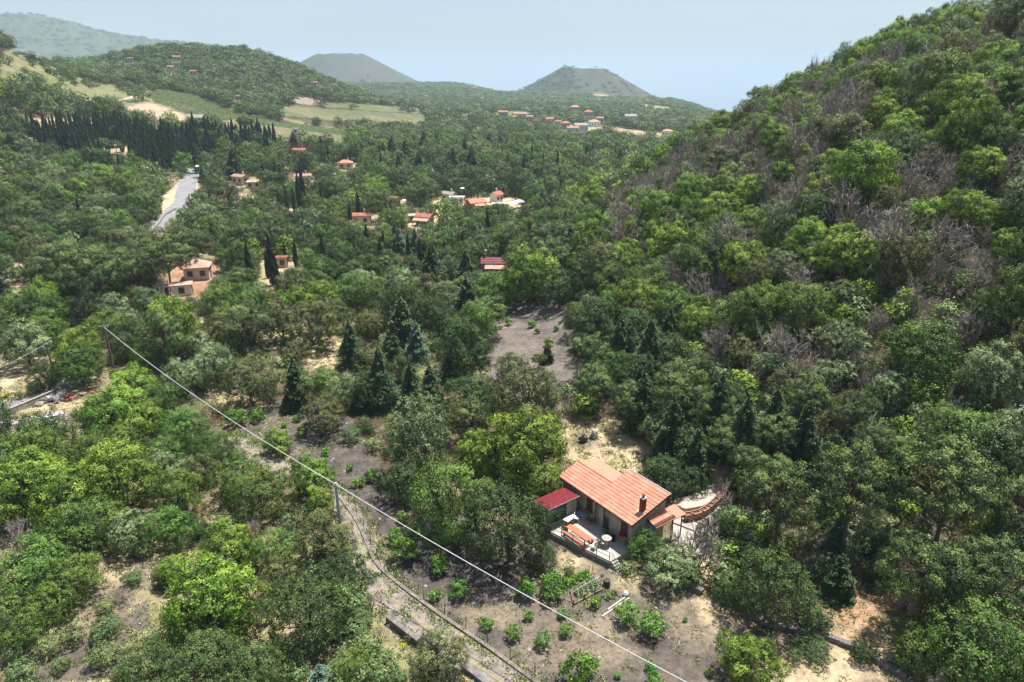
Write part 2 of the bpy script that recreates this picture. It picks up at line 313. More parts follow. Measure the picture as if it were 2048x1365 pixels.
m1 = n.new('ShaderNodeMapRange'); m1.inputs[1].default_value = .3; m1.inputs[2].default_value = .7; m1.inputs[3].default_value = .55; m1.inputs[4].default_value = 1.45; L.new(no1.outputs[0], m1.inputs[0])
m2 = n.new('ShaderNodeMapRange'); m2.inputs[1].default_value = .35; m2.inputs[2].default_value = .65; m2.inputs[3].default_value = .8; m2.inputs[4].default_value = 1.2; L.new(no2.outputs[0], m2.inputs[0])
mm = n.new('ShaderNodeMath'); mm.operation = 'MULTIPLY'; L.new(m1.outputs[0], mm.inputs[0]); L.new(m2.outputs[0], mm.inputs[1])
vm = n.new('ShaderNodeVectorMath'); vm.operation = 'SCALE'; L.new(at.outputs['Color'], vm.inputs[0]); L.new(mm.outputs[0], vm.inputs['Scale'])
L.new(vm.outputs[0], b.inputs['Base Color']); b.inputs['Roughness'].default_value = .95; b.inputs['Specular IOR Level'].default_value = .1
bp = n.new('ShaderNodeBump'); bp.inputs['Strength'].default_value = .6; bp.inputs['Distance'].default_value = .12; L.new(no1.outputs[0], bp.inputs['Height']); L.new(bp.outputs[0], b.inputs['Normal'])
tag(link('ground', np_mesh('ground', np.stack([x, y, z], 1), F, [gm], {'soil': col4}, smooth=True)), kind='structure')
# sea
sm, t, b = newmat('sea water'); b.inputs['Base Color'].default_value = (.05, .15, .27, 1); b.inputs['Roughness'].default_value = .35
SEA = -600.0
sv = [(-60000, 2000, SEA), (60000, 2000, SEA), (60000, 60000, SEA), (-60000, 60000, SEA)]
tag(link('sea', np_mesh('sea', sv, [(0, 1, 2, 3)], [sm])), kind='structure')
# haze: one even box of air round everything
hz, t, b = newmat('hazy air'); t.nodes.remove(b); pv = t.nodes.new('ShaderNodeVolumePrincipled')
pv.inputs['Color'].default_value = (.58, .71, .83, 1); pv.inputs['Density'].default_value = 1.6e-4; pv.inputs['Anisotropy'].default_value = 0
t.links.new(pv.outputs[0], t.nodes['Material Output'].inputs['Volume'])
hb = MB().box((0, 29000, -101), (124000, 64000, 1004)).build('haze', hz); tag(hb, kind='stuff')
# ---------------------------------------------------------------- tree archetypes, crown one unit wide, standing on z = 0
def unit(v): return v/np.maximum(np.linalg.norm(v, axis=-1, keepdims=True), 1e-9)
def rdir(r, n, zmin=-1.0):
    z = r.uniform(zmin, 1, n); a = r.uniform(0, 2*pi, n); q = np.sqrt(1-z*z)
    return np.stack([q*np.cos(a), q*np.sin(a), z], 1)
def cards(r, P, N, s, asp=1.0, fold=.0):
    """one leaf-spray quad per point P facing N, size s"""
    n = len(P); t = unit(np.cross(N, rdir(r, n))); b = np.cross(N, t); s = np.asarray(s)*r.uniform(.7, 1.3, n)
    h = (s*.5)[:, None]; w = h*asp
    k = [P-t*w*.55-b*h, P+t*w-b*h*.25, P+t*w*.45+b*h, P-t*w+b*h*.35]
    V = np.stack(k, 1).reshape(-1, 3); return V, np.arange(4*n).reshape(n, 4)
def tubes(segs, n=4):
    """segs: list of (p0, p1, r0, r1)"""
    if not segs: return np.zeros((0, 3)), np.zeros((0, 4), int)
    A = np.array([s_[0] for s_ in segs], float); B = np.array([s_[1] for s_ in segs], float); ra = np.array([s_[2] for s_ in segs]); rb = np.array([s_[3] for s_ in segs])
    d = unit(B-A); ref = np.where(np.abs(d[:, 2:3]) > .9, np.array([[1., 0, 0]]), np.array([[0, 0, 1.]])); u = unit(np.cross(d, ref)); w = np.cross(d, u)
    V = []
    for k in range(n):
        c, s_ = cos(2*pi*k/n), sin(2*pi*k/n); o = u*c+w*s_
        V += [A+o*ra[:, None], B+o*rb[:, None]]
    V = np.stack(V, 1).reshape(-1, 3); m = len(segs); F = []
    for k in range(n):
        k2 = (k+1) % n; base_ = np.arange(m)*2*n; F.append(np.stack([base_+2*k, base_+2*k2, base_+2*k2+1, base_+2*k+1], 1))
    return V, np.concatenate(F)
#      H/W   crown low  lobes lobeR  flat  clumps leaf  asp  nleaf jitter
KIND = dict(
 C=dict(h=1.02, lo=.05, nl=40, lr=(.12, .21), flat=.66, nc=34, leaf=0.02, rc=.026, k=19, zmin=-.7),
 O=dict(h=.98, lo=.04, nl=32, lr=(.14, .23), flat=.85, nc=44, leaf=0.018, rc=.026, k=17, zmin=-.75),
 D=dict(h=1.02, lo=.03, nl=30, lr=(.15, .25), flat=.9, nc=46, leaf=0.0175, rc=.024, k=16, zmin=-.8),
 G=dict(h=.98, lo=.04, nl=34, lr=(.12, .21), flat=.95, nc=40, leaf=0.018, rc=.024, k=17, zmin=-.75),
 R=dict(h=1.05, lo=.03, nl=34, lr=(.13, .22), flat=1.0, nc=40, leaf=0.0178, rc=.024, k=17, zmin=-.8),
 U=dict(h=.92, lo=.30, nl=46, lr=(.11, .17), flat=.9, nc=34, leaf=.024, rc=.024, k=13, zmin=-.05, asp=.5),
 P=dict(h=1.35, lo=.32, nl=50, lr=(.08, .15), flat=.6, nc=30, leaf=.026, rc=.024, k=14, zmin=-.45, asp=.45),
 B=dict(h=1.6, lo=.05), K=dict(h=1.5, lo=.04), Y=dict(h=5.6, lo=.02), X=dict(h=1.05, lo=.2), 
 S=dict(h=.85, lo=.02, nl=16, lr=(.18, .28), flat=.9, nc=34, leaf=.045, rc=.05, k=7, zmin=-.3),
 F=dict(h=.95, lo=.12, nl=13, lr=(.13, .20), flat=.8, nc=18, leaf=.065, rc=.05, k=6, zmin=-.4))
def crown(kd, seed, lod=0):
    """returns leaf verts, quads, tint, and limb segments"""
    r = np.random.default_rng(seed); K = KIND[kd]; h = K['h']; lo = K['lo']*h
    segs = []
    if kd == 'Y':
        n = (5200, 900, 130)[lod]; s = (.11, .22, .42)[lod]
        u = r.uniform(0, 1, n)**.8; z = (.02+.98*u)*h; prof = np.interp(u, [0, .06, .3, .6, .85, 1], [.25, .42, .5, .40, .2, .02]); a = r.uniform(0, 2*pi, n)
        lump = .86+.18*np.sin(a*3+u*22+seed)+.06*np.sin(a*7-u*40)
        q = prof*lump*r.uniform(.75, 1.02, n); P = np.stack([q*np.cos(a), q*np.sin(a), z], 1)
        N = unit(np.stack([np.cos(a), np.sin(a), np.full(n, .5)], 1)+.5*rdir(r, n)); V, F = cards(r, P, N, np.full(n, s), .6)
        V = V.reshape(-1, 4, 3); V[:, :, 2] = P[:, None, 2]+(V[:, :, 2]-P[:, None, 2])*2.4; V = V.reshape(-1, 3)
        return V, F, np.repeat(np.clip(.5+.5*np.sin(a*3+u*22+seed)*.5+r.normal(0, .2, n), 0, 1), 4), [((0, 0, 0), (0, 0, h*.5), .06, .04), ((0, 0, h*.5), (0, 0, h*.85), .04, .01)]
    if kd in 'BK':
        tiers = 15 if kd == 'B' else 19; P = []; N = []; T = []
        for i in range(tiers):
            u = i/(tiers-1); z0 = (.08+.88*u)*h; rad = (.5*(1-u)**.7+.03)*r.uniform(.78, 1.18); nb = int(4+6*(1-u)); off = r.uniform(0, 6)
            for j in range(nb):
                a = off+2*pi*j/nb+r.normal(0, .15); L_ = rad*r.uniform(.6, 1.2); m = max(2, int(((150, 26, 7)[lod])*L_/.3)); t_ = r.uniform(.12, 1, m)**.7
                wd = .17*L_*4*(1-t_*.5)*.3; off2 = r.normal(0, 1, m)*wd
                P.append(np.stack([np.cos(a)*t_*L_-np.sin(a)*off2, np.sin(a)*t_*L_+np.cos(a)*off2, z0-.12*t_*t_*L_*2+r.normal(0, .022, m)+.04*(1-t_)], 1)); N.append(np.tile([0, 0, 1.], (m, 1))); T.append(t_*.7+r.uniform(0, .3, m))
                segs.append(((0, 0, z0), (cos(a)*L_*.9, sin(a)*L_*.9, z0-.1*L_), .008, .002))
        P = np.concatenate(P); N = unit(np.concatenate(N)+.7*rdir(r, len(P))); V, F = cards(r, P, N, np.full(len(P), (.042, .09, .2)[lod]), .7)
        return V, F, np.repeat(np.concatenate(T), 4), segs[:0 if lod else None]+[((0, 0, 0), (0, 0, h*.92), .03, .006)]
    if kd == 'X':
        tips = []
        def br(p, d, L_, rad, dep_):
            p = np.array(p); e = p+d*L_; segs.append((tuple(p), tuple(e), rad, rad*.62))
            if dep_ == 0: return
            for _ in range(3):
                nd = unit((d+rdir(r, 1)[0]*(1.0 if dep_ < 3 else .9)+np.array([0, 0, .06]))[None])[0]
                br(p+d*L_*r.uniform(.45, 1.0), nd, L_*r.uniform(.58, .82), max(rad*.6, .0052), dep_-1)
        for _ in range(6): br((0, 0, .03), unit((rdir(r, 1, -.1)[0]*1.1+np.array([0, 0, .75]))[None])[0], .30, .014, 4 if lod == 0 else 3)
        segs.append(((0, 0, 0), (0, 0, .2), .028, .02))
        A = np.array([s_[1] for s_ in segs]); q = .5/np.percentile(np.hypot(A[:, 0], A[:, 1]), 97); qz = h/np.percentile(A[:, 2], 98)
        segs = [((a_[0]*q, a_[1]*q, a_[2]*qz), (b_[0]*q, b_[1]*q, b_[2]*qz), c_, d_) for a_, b_, c_, d_ in segs]
        return None, None, None, segs
    nl = K['nl'] if lod < 2 else max(9, K['nl']//2)
    d = rdir(r, nl*3, K['zmin']); ch = (h-lo)/2; cz = lo+ch
    if kd == 'U': cz = lo+.1*h; ch = h-cz; 
    # spread the lobes evenly over the crown shell
    pick = [0]
    dm = np.full(len(d), 9.)
    while len(pick) < nl:
        dm = np.minimum(dm, np.linalg.norm(d-d[pick[-1]], axis=1)*r.uniform(.8, 1.2, len(d))); pick.append(int(dm.argmax()))
    d = d[pick]; lr = r.uniform(*K['lr'], nl)*(.92 if lod < 2 else 1); 
    if lod == 2: lr = lr*1.2
    wob = 1+.24*np.sin(d[:, 0]*3.1+seed)+.16*np.sin(d[:, 1]*4.3+seed*2)+r.normal(0, .11, nl)
    c = np.stack([d[:, 0]*(.5-lr*.75)*wob, d[:, 1]*(.5-lr*.75)*wob, cz+d[:, 2]*(ch-lr*K['flat']*.8)*np.clip(wob, .8, 1.12)], 1)
    if kd == 'P': c[:, 2] = c[:, 2]*.92+r.normal(0, .03, nl)
    nc = (K['nc'], max(8, K['nc']//4), 9)[lod]; k = (K['k'], 6, 5)[lod]; ls = K['leaf']*((1, 2.4, 4.0) if kd in 'CODGRUP' else (1, 1.75, 2.6))[lod]; rc = K['rc']*(1, 1.5, 2.5)[lod]
    dd = rdir(r, nl*nc, -.55); li = np.repeat(np.arange(nl), nc)
    cp = c[li]+dd*lr[li, None]*np.array([1, 1, K['flat']])*r.uniform(.8, 1.06, (nl*nc, 1))
    D = np.linalg.norm((cp[:, None]-c[None])/(lr[None, :, None]*np.array([1, 1, K['flat']])), axis=2); D[np.arange(len(cp)), li] = 9
    keep = D.min(1) > .72; cp = cp[keep]; dd = dd[keep]; li = li[keep]
    out = unit(dd*1.0+unit(cp-np.array([0, 0, cz*.9]))*.8+np.array([0, 0, .25]))
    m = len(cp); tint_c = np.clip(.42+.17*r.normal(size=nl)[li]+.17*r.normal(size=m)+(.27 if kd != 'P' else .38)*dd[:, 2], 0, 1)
    P = np.repeat(cp, k, 0)+r.normal(0, 1, (m*k, 3))*rc*.75; N = unit(np.repeat(out, k, 0)+rdir(r, m*k)*.55)
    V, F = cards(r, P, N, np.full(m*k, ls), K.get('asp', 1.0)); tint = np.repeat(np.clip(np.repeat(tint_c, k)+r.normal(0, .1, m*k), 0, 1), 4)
    tr = .022 if kd not in 'FS' else .016
    top = cz+(0.1 if kd != 'U' else .0)*h
    lean = r.normal(0, .02, 2); p1 = (lean[0], lean[1], lo+.02); p2 = (lean[0]*2, lean[1]*2, top)
    segs += [((0, 0, -.03), p1, tr*1.25, tr*.95), (p1, p2, tr*.95, tr*.45)]
    for i in range(nl if lod == 0 else min(nl, 8)):
        f = r.uniform(.0, .8); b_ = [p1[j]+(p2[j]-p1[j])*f for j in range(3)]; e = c[i]*.93+np.array([0, 0, cz])*.07; mid = [(b_[j]*.5+e[j]*.5)+(.02 if j == 2 else 0) for j in range(3)]
        segs += [(tuple(b_), tuple(mid), tr*.4, tr*.27), (tuple(mid), tuple(e), tr*.27, tr*.1)]
        if kd in 'UPX' and lod == 0:
            for _ in range(2): g_ = e+r.normal(0, .05, 3); segs.append((tuple(mid), tuple(g_), tr*.14, tr*.05))
    return V, F, tint, segs
BARK = M('tree bark', (.13, .10, .08), .9, .4, 8); BARKP = M('reddish pine bark', (.16, .10, .075), .9, .4, 8); DEADW = M('bare grey twigs', (.30, .258, .22), .9, .3, 5)
LM = dict(
 C=leafmat('chestnut leaves', (.050, .075, .012), (.100, .145, .020), (.235, .275, .05), .27, .012, .16),
 O=leafmat('oak leaves', (.028, .048, .011), (.062, .095, .018), (.125, .165, .038), .22, .018, .22),
 D=leafmat('dark evergreen leaves', (.014, .026, .009), (.028, .047, .014), (.062, .084, .028), .16, .015, .2),
 G=leafmat('grey green leaves', (.042, .060, .026), (.090, .110, .048), (.24, .255, .145), .22, .012, .16),
 R=leafmat('olive brown leaves', (.030, .037, .014), (.068, .072, .027), (.14, .128, .052), .18, .015, .15),
 U=leafmat('stone pine needles', (.018, .032, .010), (.044, .064, .019), (.095, .118, .036), .15, .01, .15),
 P=leafmat('pine needles', (.022, .036, .014), (.055, .076, .026), (.150, .172, .055), .15, .01, .15),
 B=leafmat('blue cedar needles', (.035, .062, .052), (.075, .11, .09), (.14, .18, .15), .12, .01, .15),
 K=leafmat('dark conifer needles', (.016, .030, .014), (.032, .052, .022), (.070, .095, .042), .12, .012, .2),
 Y=leafmat('cypress foliage', (.007, .016, .009), (.014, .027, .013), (.030, .047, .020), .1, .01, .15),
 S=leafmat('shrub leaves', (.055, .075, .030), (.11, .14, .055), (.19, .21, .10), .28, .02, .2),
 F=leafmat('fruit tree leaves', (.055, .095, .018), (.10, .17, .03), (.17, .24, .06), .35, .015, .15),
 W=leafmat('yellow broom flowers', (.10, .12, .02), (.45, .34, .02), (.62, .46, .03), .25, .01, .1))
ARC = {}
def archetype(kd, var, lod):
    key = (kd, var, lod)
    if key in ARC: return ARC[key]
    V, F, tint, segs = crown('S' if kd == 'W' else kd, 100*var+sum(map(ord, kd))+lod*7, lod)
    TV, TF = tubes(segs, 5 if lod == 0 else (3 if kd == 'X' else 4)); bark = DEADW if kd == 'X' else BARKP if kd in 'UP' else BARK
    if V is None: cr = None; tr_ = np_mesh('bare_branches', TV, TF, [bark])
    else:
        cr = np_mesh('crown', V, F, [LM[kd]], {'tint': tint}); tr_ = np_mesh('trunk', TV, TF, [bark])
    ARC[key] = (cr, tr_, (V, F, tint, TV, TF, bark)); return ARC[key]
JOIN = {}
def joined(kd, var, lod):
    key = (kd, var, lod)
    if key in JOIN: return JOIN[key]
    cr, tr_, (V, F, tint, TV, TF, bark) = archetype(kd, var, lod)
    if V is None: me = np_mesh('dead_tree', TV, TF, [bark])
    else:
        if lod == 2: TV = TV[:0]; TF = TF[:0]
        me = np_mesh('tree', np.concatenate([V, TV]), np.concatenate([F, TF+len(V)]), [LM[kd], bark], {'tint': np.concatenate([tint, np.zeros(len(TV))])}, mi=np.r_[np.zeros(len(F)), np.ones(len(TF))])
    JOIN[key] = me; return me
HK = {k: v['h'] for k, v in KIND.items()}; HK['W'] = HK['S']
NAMES = dict(C=('chestnut_tree', 'chestnut tree', 'tree'), O=('oak_tree', 'oak tree', 'tree'), D=('evergreen_oak', 'evergreen tree', 'tree'), G=('olive_tree', 'grey-green tree', 'tree'), R=('holm_oak', 'olive-brown tree', 'tree'),
 U=('stone_pine', 'round-headed pine', 'pine tree'), P=('pine_tree', 'tufted pine', 'pine tree'), B=('cedar_tree', 'blue-green cedar', 'cedar'), K=('conifer_tree', 'dark conical conifer', 'conifer'), Y=('cypress_tree', 'slender dark cypress', 'cypress'), X=('dead_tree', 'bare grey dead tree', 'dead tree'),
 S=('shrub', 'pale green shrub', 'shrub'), F=('fruit_tree', 'young fruit tree', 'fruit tree'), W=('broom_bush', 'yellow-flowering broom bush', 'bush'))
TREES = []   # kind, x, y, z, width, height factor, rot, px, py, depth, hand
def hand(kd, cx, cy_, w, hf=1.0, base=False):
    """a tree whose crown centre shows at a photo pixel, w photo pixels wide; distance solved against the ground"""
    hk = HK[kd]; d = ray(cx, cy_)
    cfrac = 0 if base else (.5 if kd in 'YBKSWF' else .55 if kd != 'U' else .68)
    def f(t): return CAMZ+d[2]*t-(H(d[0]*t, d[1]*t)+cfrac*hk*hf*w*t/FPX)
    T = TG[TG < 3500]; g = f(T); k_ = int(np.argmax(g < 0)) if (g < 0).any() else len(T)-1; k_ = max(1, k_)
    T = np.linspace(T[k_-1], T[k_], 40); g = f(T); hi_ = float(T[max(1, int(np.argmax(g < 0)))])
    t = hi_; x_, y_ = d[0]*t, d[1]*t
    TREES.append([kd, x_, y_, float(H(x_, y_)), w*t/FPX, hf, random.uniform(0, 6.28), cx, cy_, t, True])
    return TREES[-1]
# ---------------------------------------------------------------- the trees one can pick out in the photo
HAND = dict(
C=[(60,960,150),(150,985,130),(225,950,150),(630,948,90),(640,1003,55),(413,1188,185),(465,1088,110),(340,1140,60),(268,772,92),(224,825,120),(285,835,80),(560,880,55),(1044,888,160),(960,905,90),(1072,540,115),(1390,385,90),(1440,420,80),(1540,600,80),(1480,520,95),(1800,260,90),(1880,215,80),(1770,230,70),(1700,500,110),(1550,280,70),(1400,640,70),(1620,470,80),(1500,450,70),(1345,480,80),(1930,415,80),(1850,430,70),(1250,510,70),(1500,1318,120),(20,1000,90),(740,640,45),(1970,330,80),(1750,160,80),(2010,120,90),(1660,330,70)],
O=[(890,985,165,1.15),(1082,962,92),(470,950,95),(516,985,110),(155,1055,130),(205,1045,100),(335,1050,95),(60,1135,140),(145,1150,100),(30,1245,110),(95,1210,90),(551,1093,90),(62,620,110),(160,726,92),(290,705,60),(310,800,80),(370,855,100),(425,895,85),(240,890,90),(972,584,92),(1230,735,80),(1165,525,70),(1235,560,85),(1606,602,100),(1847,698,140),(1933,873,140),(1960,1290,210),(1840,1290,110),(1300,1095,75),(120,570,70),(440,590,70),(500,595,80),(650,545,70),(700,580,80),(1900,950,80),(330,905,70),(180,900,80),(1230,600,70),(700,1330,70),(650,760,60),(1830,920,90)],
D=[(1015,1040,165,1.2),(1085,1110,66),(1330,950,105),(680,1150,105),(265,668,70),(68,872,125),(90,745,60),(770,615,72),(924,690,108,1.2),(720,700,62),(735,775,85),(1120,570,85),(1210,640,110),(1275,665,110),(1290,750,100),(1160,640,60),(1480,1180,90,.8),(1727,1305,42),(1620,1290,70,.5),(930,790,100),(1390,870,80),(1400,740,90),(1340,700,90),(880,340,60),(930,375,45),(1660,950,80),(1470,800,80),(1440,1050,70),(800,960,90),(1380,960,60),(970,780,70)],
G=[(832,862,150,1.2),(317,936,82),(265,1062,95),(45,684,98),(368,750,82),(430,725,92),(690,780,75),(450,1225,66),(170,612,62),(215,612,62),(252,642,60),(300,600,60),(810,566,72),(890,592,76),(1180,600,50),(1678,677,85),(1690,585,58),(1985,753,115,1.35),(1651,753,72),(1840,830,60),(1895,825,52),(1320,863,85),(1632,1240,50),(1345,1125,110,.8),(650,345,40),(1330,840,60),(1560,530,70),(1780,780,80),(395,690,60),(1750,1060,70,1.2)],
R=[(400,940,70),(647,1076,118),(874,1308,108),(437,657,66),(500,648,100),(560,638,90),(622,640,105),(500,757,105),(645,825,85),(740,645,60),(1051,795,140,1.2),(590,700,50),(1560,770,62),(1020,735,70),(560,1150,80),(850,620,60),(740,720,60),(800,745,52,1.7),(1480,700,70),(40,470,70)],
U=[(603,1205,165,1.1),(300,1325,130),(420,1308,170),(500,1325,120),(1545,1150,150,1.35),(589,557,72),(470,470,80),(535,455,90),(760,400,70),(850,375,60),(960,490,70),(900,530,60),(715,355,60),(660,345,50),(800,350,60),(880,310,60),(1713,808,90),(580,460,50),(540,380,50),(730,490,50),(800,480,40),(400,480,70),(930,500,60),(670,620,70),(1140,1140,20)],
P=[(1570,1005,150,1.2),(1710,990,155,1.35),(1900,990,190,1.2),(1850,1160,150,1.25),(1975,1150,140,1.2),(330,675,88,1.3),(135,532,105),(190,548,115),(240,540,90),(330,517,92),(285,498,60),(600,770,62),(1182,703,82),(1354,780,118),(1500,925,80),(1079,719,28),(1450,880,90),(1425,820,90),(1620,800,85,1.2),(480,560,60),(1550,870,90),(2030,1010,120),(1190,770,80),(1260,800,80),(1760,890,90),(205,290,28),(232,293,26),(225,262,20),(540,360,40),(1960,620,50,1.6),(1560,950,80)],
B=[(832,680,56),(785,785,42),(1085,395,28),(798,480,36),(830,480,34),(405,345,24),(640,1352,70,.6),(1680,1060,60),(1600,820,60),(1380,800,60)],
K=[(700,690,60,1.3),(760,755,72,1.3),(790,700,50),(822,775,62,1.3),(720,790,50),(860,760,50),(900,730,46),(1345,865,88,1.25),(1440,815,84,1.3),(1395,905,74,1.2),(1490,860,86,1.3),(1300,700,80,1.3),(1340,650,52),(1240,690,66,1.3),(1550,835,78,1.3),(1285,800,70,1.3),(1095,705,30),(1610,870,80,1.3),(1510,960,64),(790,470,34),(850,500,30),(600,745,36),(1760,1130,60),(1680,1150,70),(880,810,44),(590,765,64,1.2),(730,345,16),(930,420,20),(1240,315,26),(1415,150,1)][:-1],
Y=[(497,530,17),(541,520,19),(553,545,13),(570,508,9),(590,508,11),(533,530,10),(528,352,9),(531,410,8),(587,400,9),(573,398,9),(643,402,9),(697,415,8),(716,412,11),(700,430,9),(573,410,9),(558,408,8),(550,346,9),(789,505,10),(840,505,11),(906,487,8),(816,500,12),(760,500,10),(885,530,8),(560,350,7),(601,345,7)],
X=[(38,1068,90),(500,1060,55),(490,1215,66),(1568,695,112),(1954,650,90),(1830,602,90),(1699,408,110),(1685,839,50,1.3),(1395,1085,135),(1750,870,80),(1900,480,110),(1820,360,80),(1960,560,80),(1350,560,70),(1360,330,60),(1420,350,60),(1380,300,50),(1660,155,50),(1640,175,40),(1620,200,50),(1985,20,44),(1330,380,50),(1900,330,60),(1760,640,60),(1380,220,10),(1880,540,70),(1580,380,60),(1480,260,40),(1720,720,50),(1440,560,50),(243,1190,42,.8),(1850,860,60)],
S=[(143,1272,48),(92,1296,48),(207,1258,55),(205,1312,60),(40,1342,56),(30,1300,50),(265,1155,36),(675,1345,60),(735,1292,60),(705,1258,60),(765,1335,70),(690,1205,85),(290,1100,40),(210,1215,30),(10,1270,40),(120,1330,34),(250,1340,40),(70,775,30),(40,790,20),(105,765,16),(148,828,16),(1275,1085,50),(700,870,40),(30,550,40),(10,520,30),(1000,655,10),(820,1275,22),(1470,1165,34),(1465,1030,36),(1205,1150,7),(1255,1190,8),(1130,1100,8),(1150,1085,7),(1180,1105,7),(1200,1120,6),(730,1240,34),(715,1225,40),(1590,1310,30),(1470,960,40),(625,1290,60),(590,1340,60),(790,1355,44),(1160,1355,20),(660,1255,50)],
F=[(813,1098,54),(790,1075,36),(880,1128,44),(918,1177,42),(870,1190,24),(1050,1178,46),(1108,1172,60),(1025,1268,34),(1085,1283,34),(1130,1262,27),(1057,1232,20),(1250,1228,48),(1302,1254,56),(1190,1205,24),(1125,1228,20),(1160,1343,76),(1302,1335,22),(1310,1362,34),(975,1248,26),(740,950,28),(718,965,22),(805,1035,24),(830,1062,30),(475,833,40),(515,832,30),(605,862,22),(593,838,15),(568,850,12),(650,905,18),(700,935,14),(1018,644,15),(1064,648,16),(1075,662,11),(1098,685,18),(1092,635,8),(1112,657,11),(1130,668,8),(980,650,9),(1143,650,12),(1120,645,8),(1137,686,9),(1235,1352,14),(1370,1240,10),(1420,1345,16),(572,685,22),(608,690,18),(640,700,14),(535,712,14),(560,700,12)],
W=[(240,150,26),(14,175,18),(70,210,16),(2020,520,20),(700,1236,16),(806,1292,14),(60,785,10),(870,570,10),(980,765,8),(8,790,16),(75,768,13),(98,758,12),(548,288,10),(435,300,9),(160,195,14),(1560,232,9),(25,160,14)])
for kd, L_ in HAND.items():
    for a in L_: hand(kd, *a)
# cypress grove: rows of slim trees on the slope below the tan field
for i, (py_, x0, x1) in enumerate(((244, 140, 240), (252, 40, 300), (258, 210, 420), (264, 60, 552), (270, 70, 556), (277, 70, 552), (285, 72, 500), (294, 130, 450), (302, 140, 300), (304, 330, 440), (312, 150, 400), (322, 235, 345), (333, 240, 330))):
    q = x0
    while q < x1:
        if not (205 < q < 255 and 283 < py_ < 330) and random.random() < .9: hand('Y', q, py_+random.uniform(-5, 5), random.uniform(6.0, 12.5), random.uniform(.5, 1.0))
        q += random.uniform(6, 11)
NH = len(TREES)
HBOX = [(224,738,18),(108,768,14),(674,1024,16),(398,556,54),(378,582,46),(326,590,22),(992,548,64),(952,420,48),(905,403,44),(846,451,50),(722,449,42),(789,413,24),(482,368,34),(510,376,28),(607,366,34),(692,338,28),(600,312,28),(993,404,26),(1010,420,60),(566,534,20),(394,246,30),(262,124,12),(354,121,16),(342,141,14),(388,150,14),(630,172,18),(478,201,12)]+[(1007, 233, 22), (1040, 237, 28), (1150, 221, 20), (1177, 232, 20), (1260, 241, 30), (1334, 274, 24), (1098, 248, 20), (1131, 257, 20), (1160, 262, 34), (1200, 246, 18), (1188, 254, 26), (1060, 243, 18), (1145, 268, 24)]
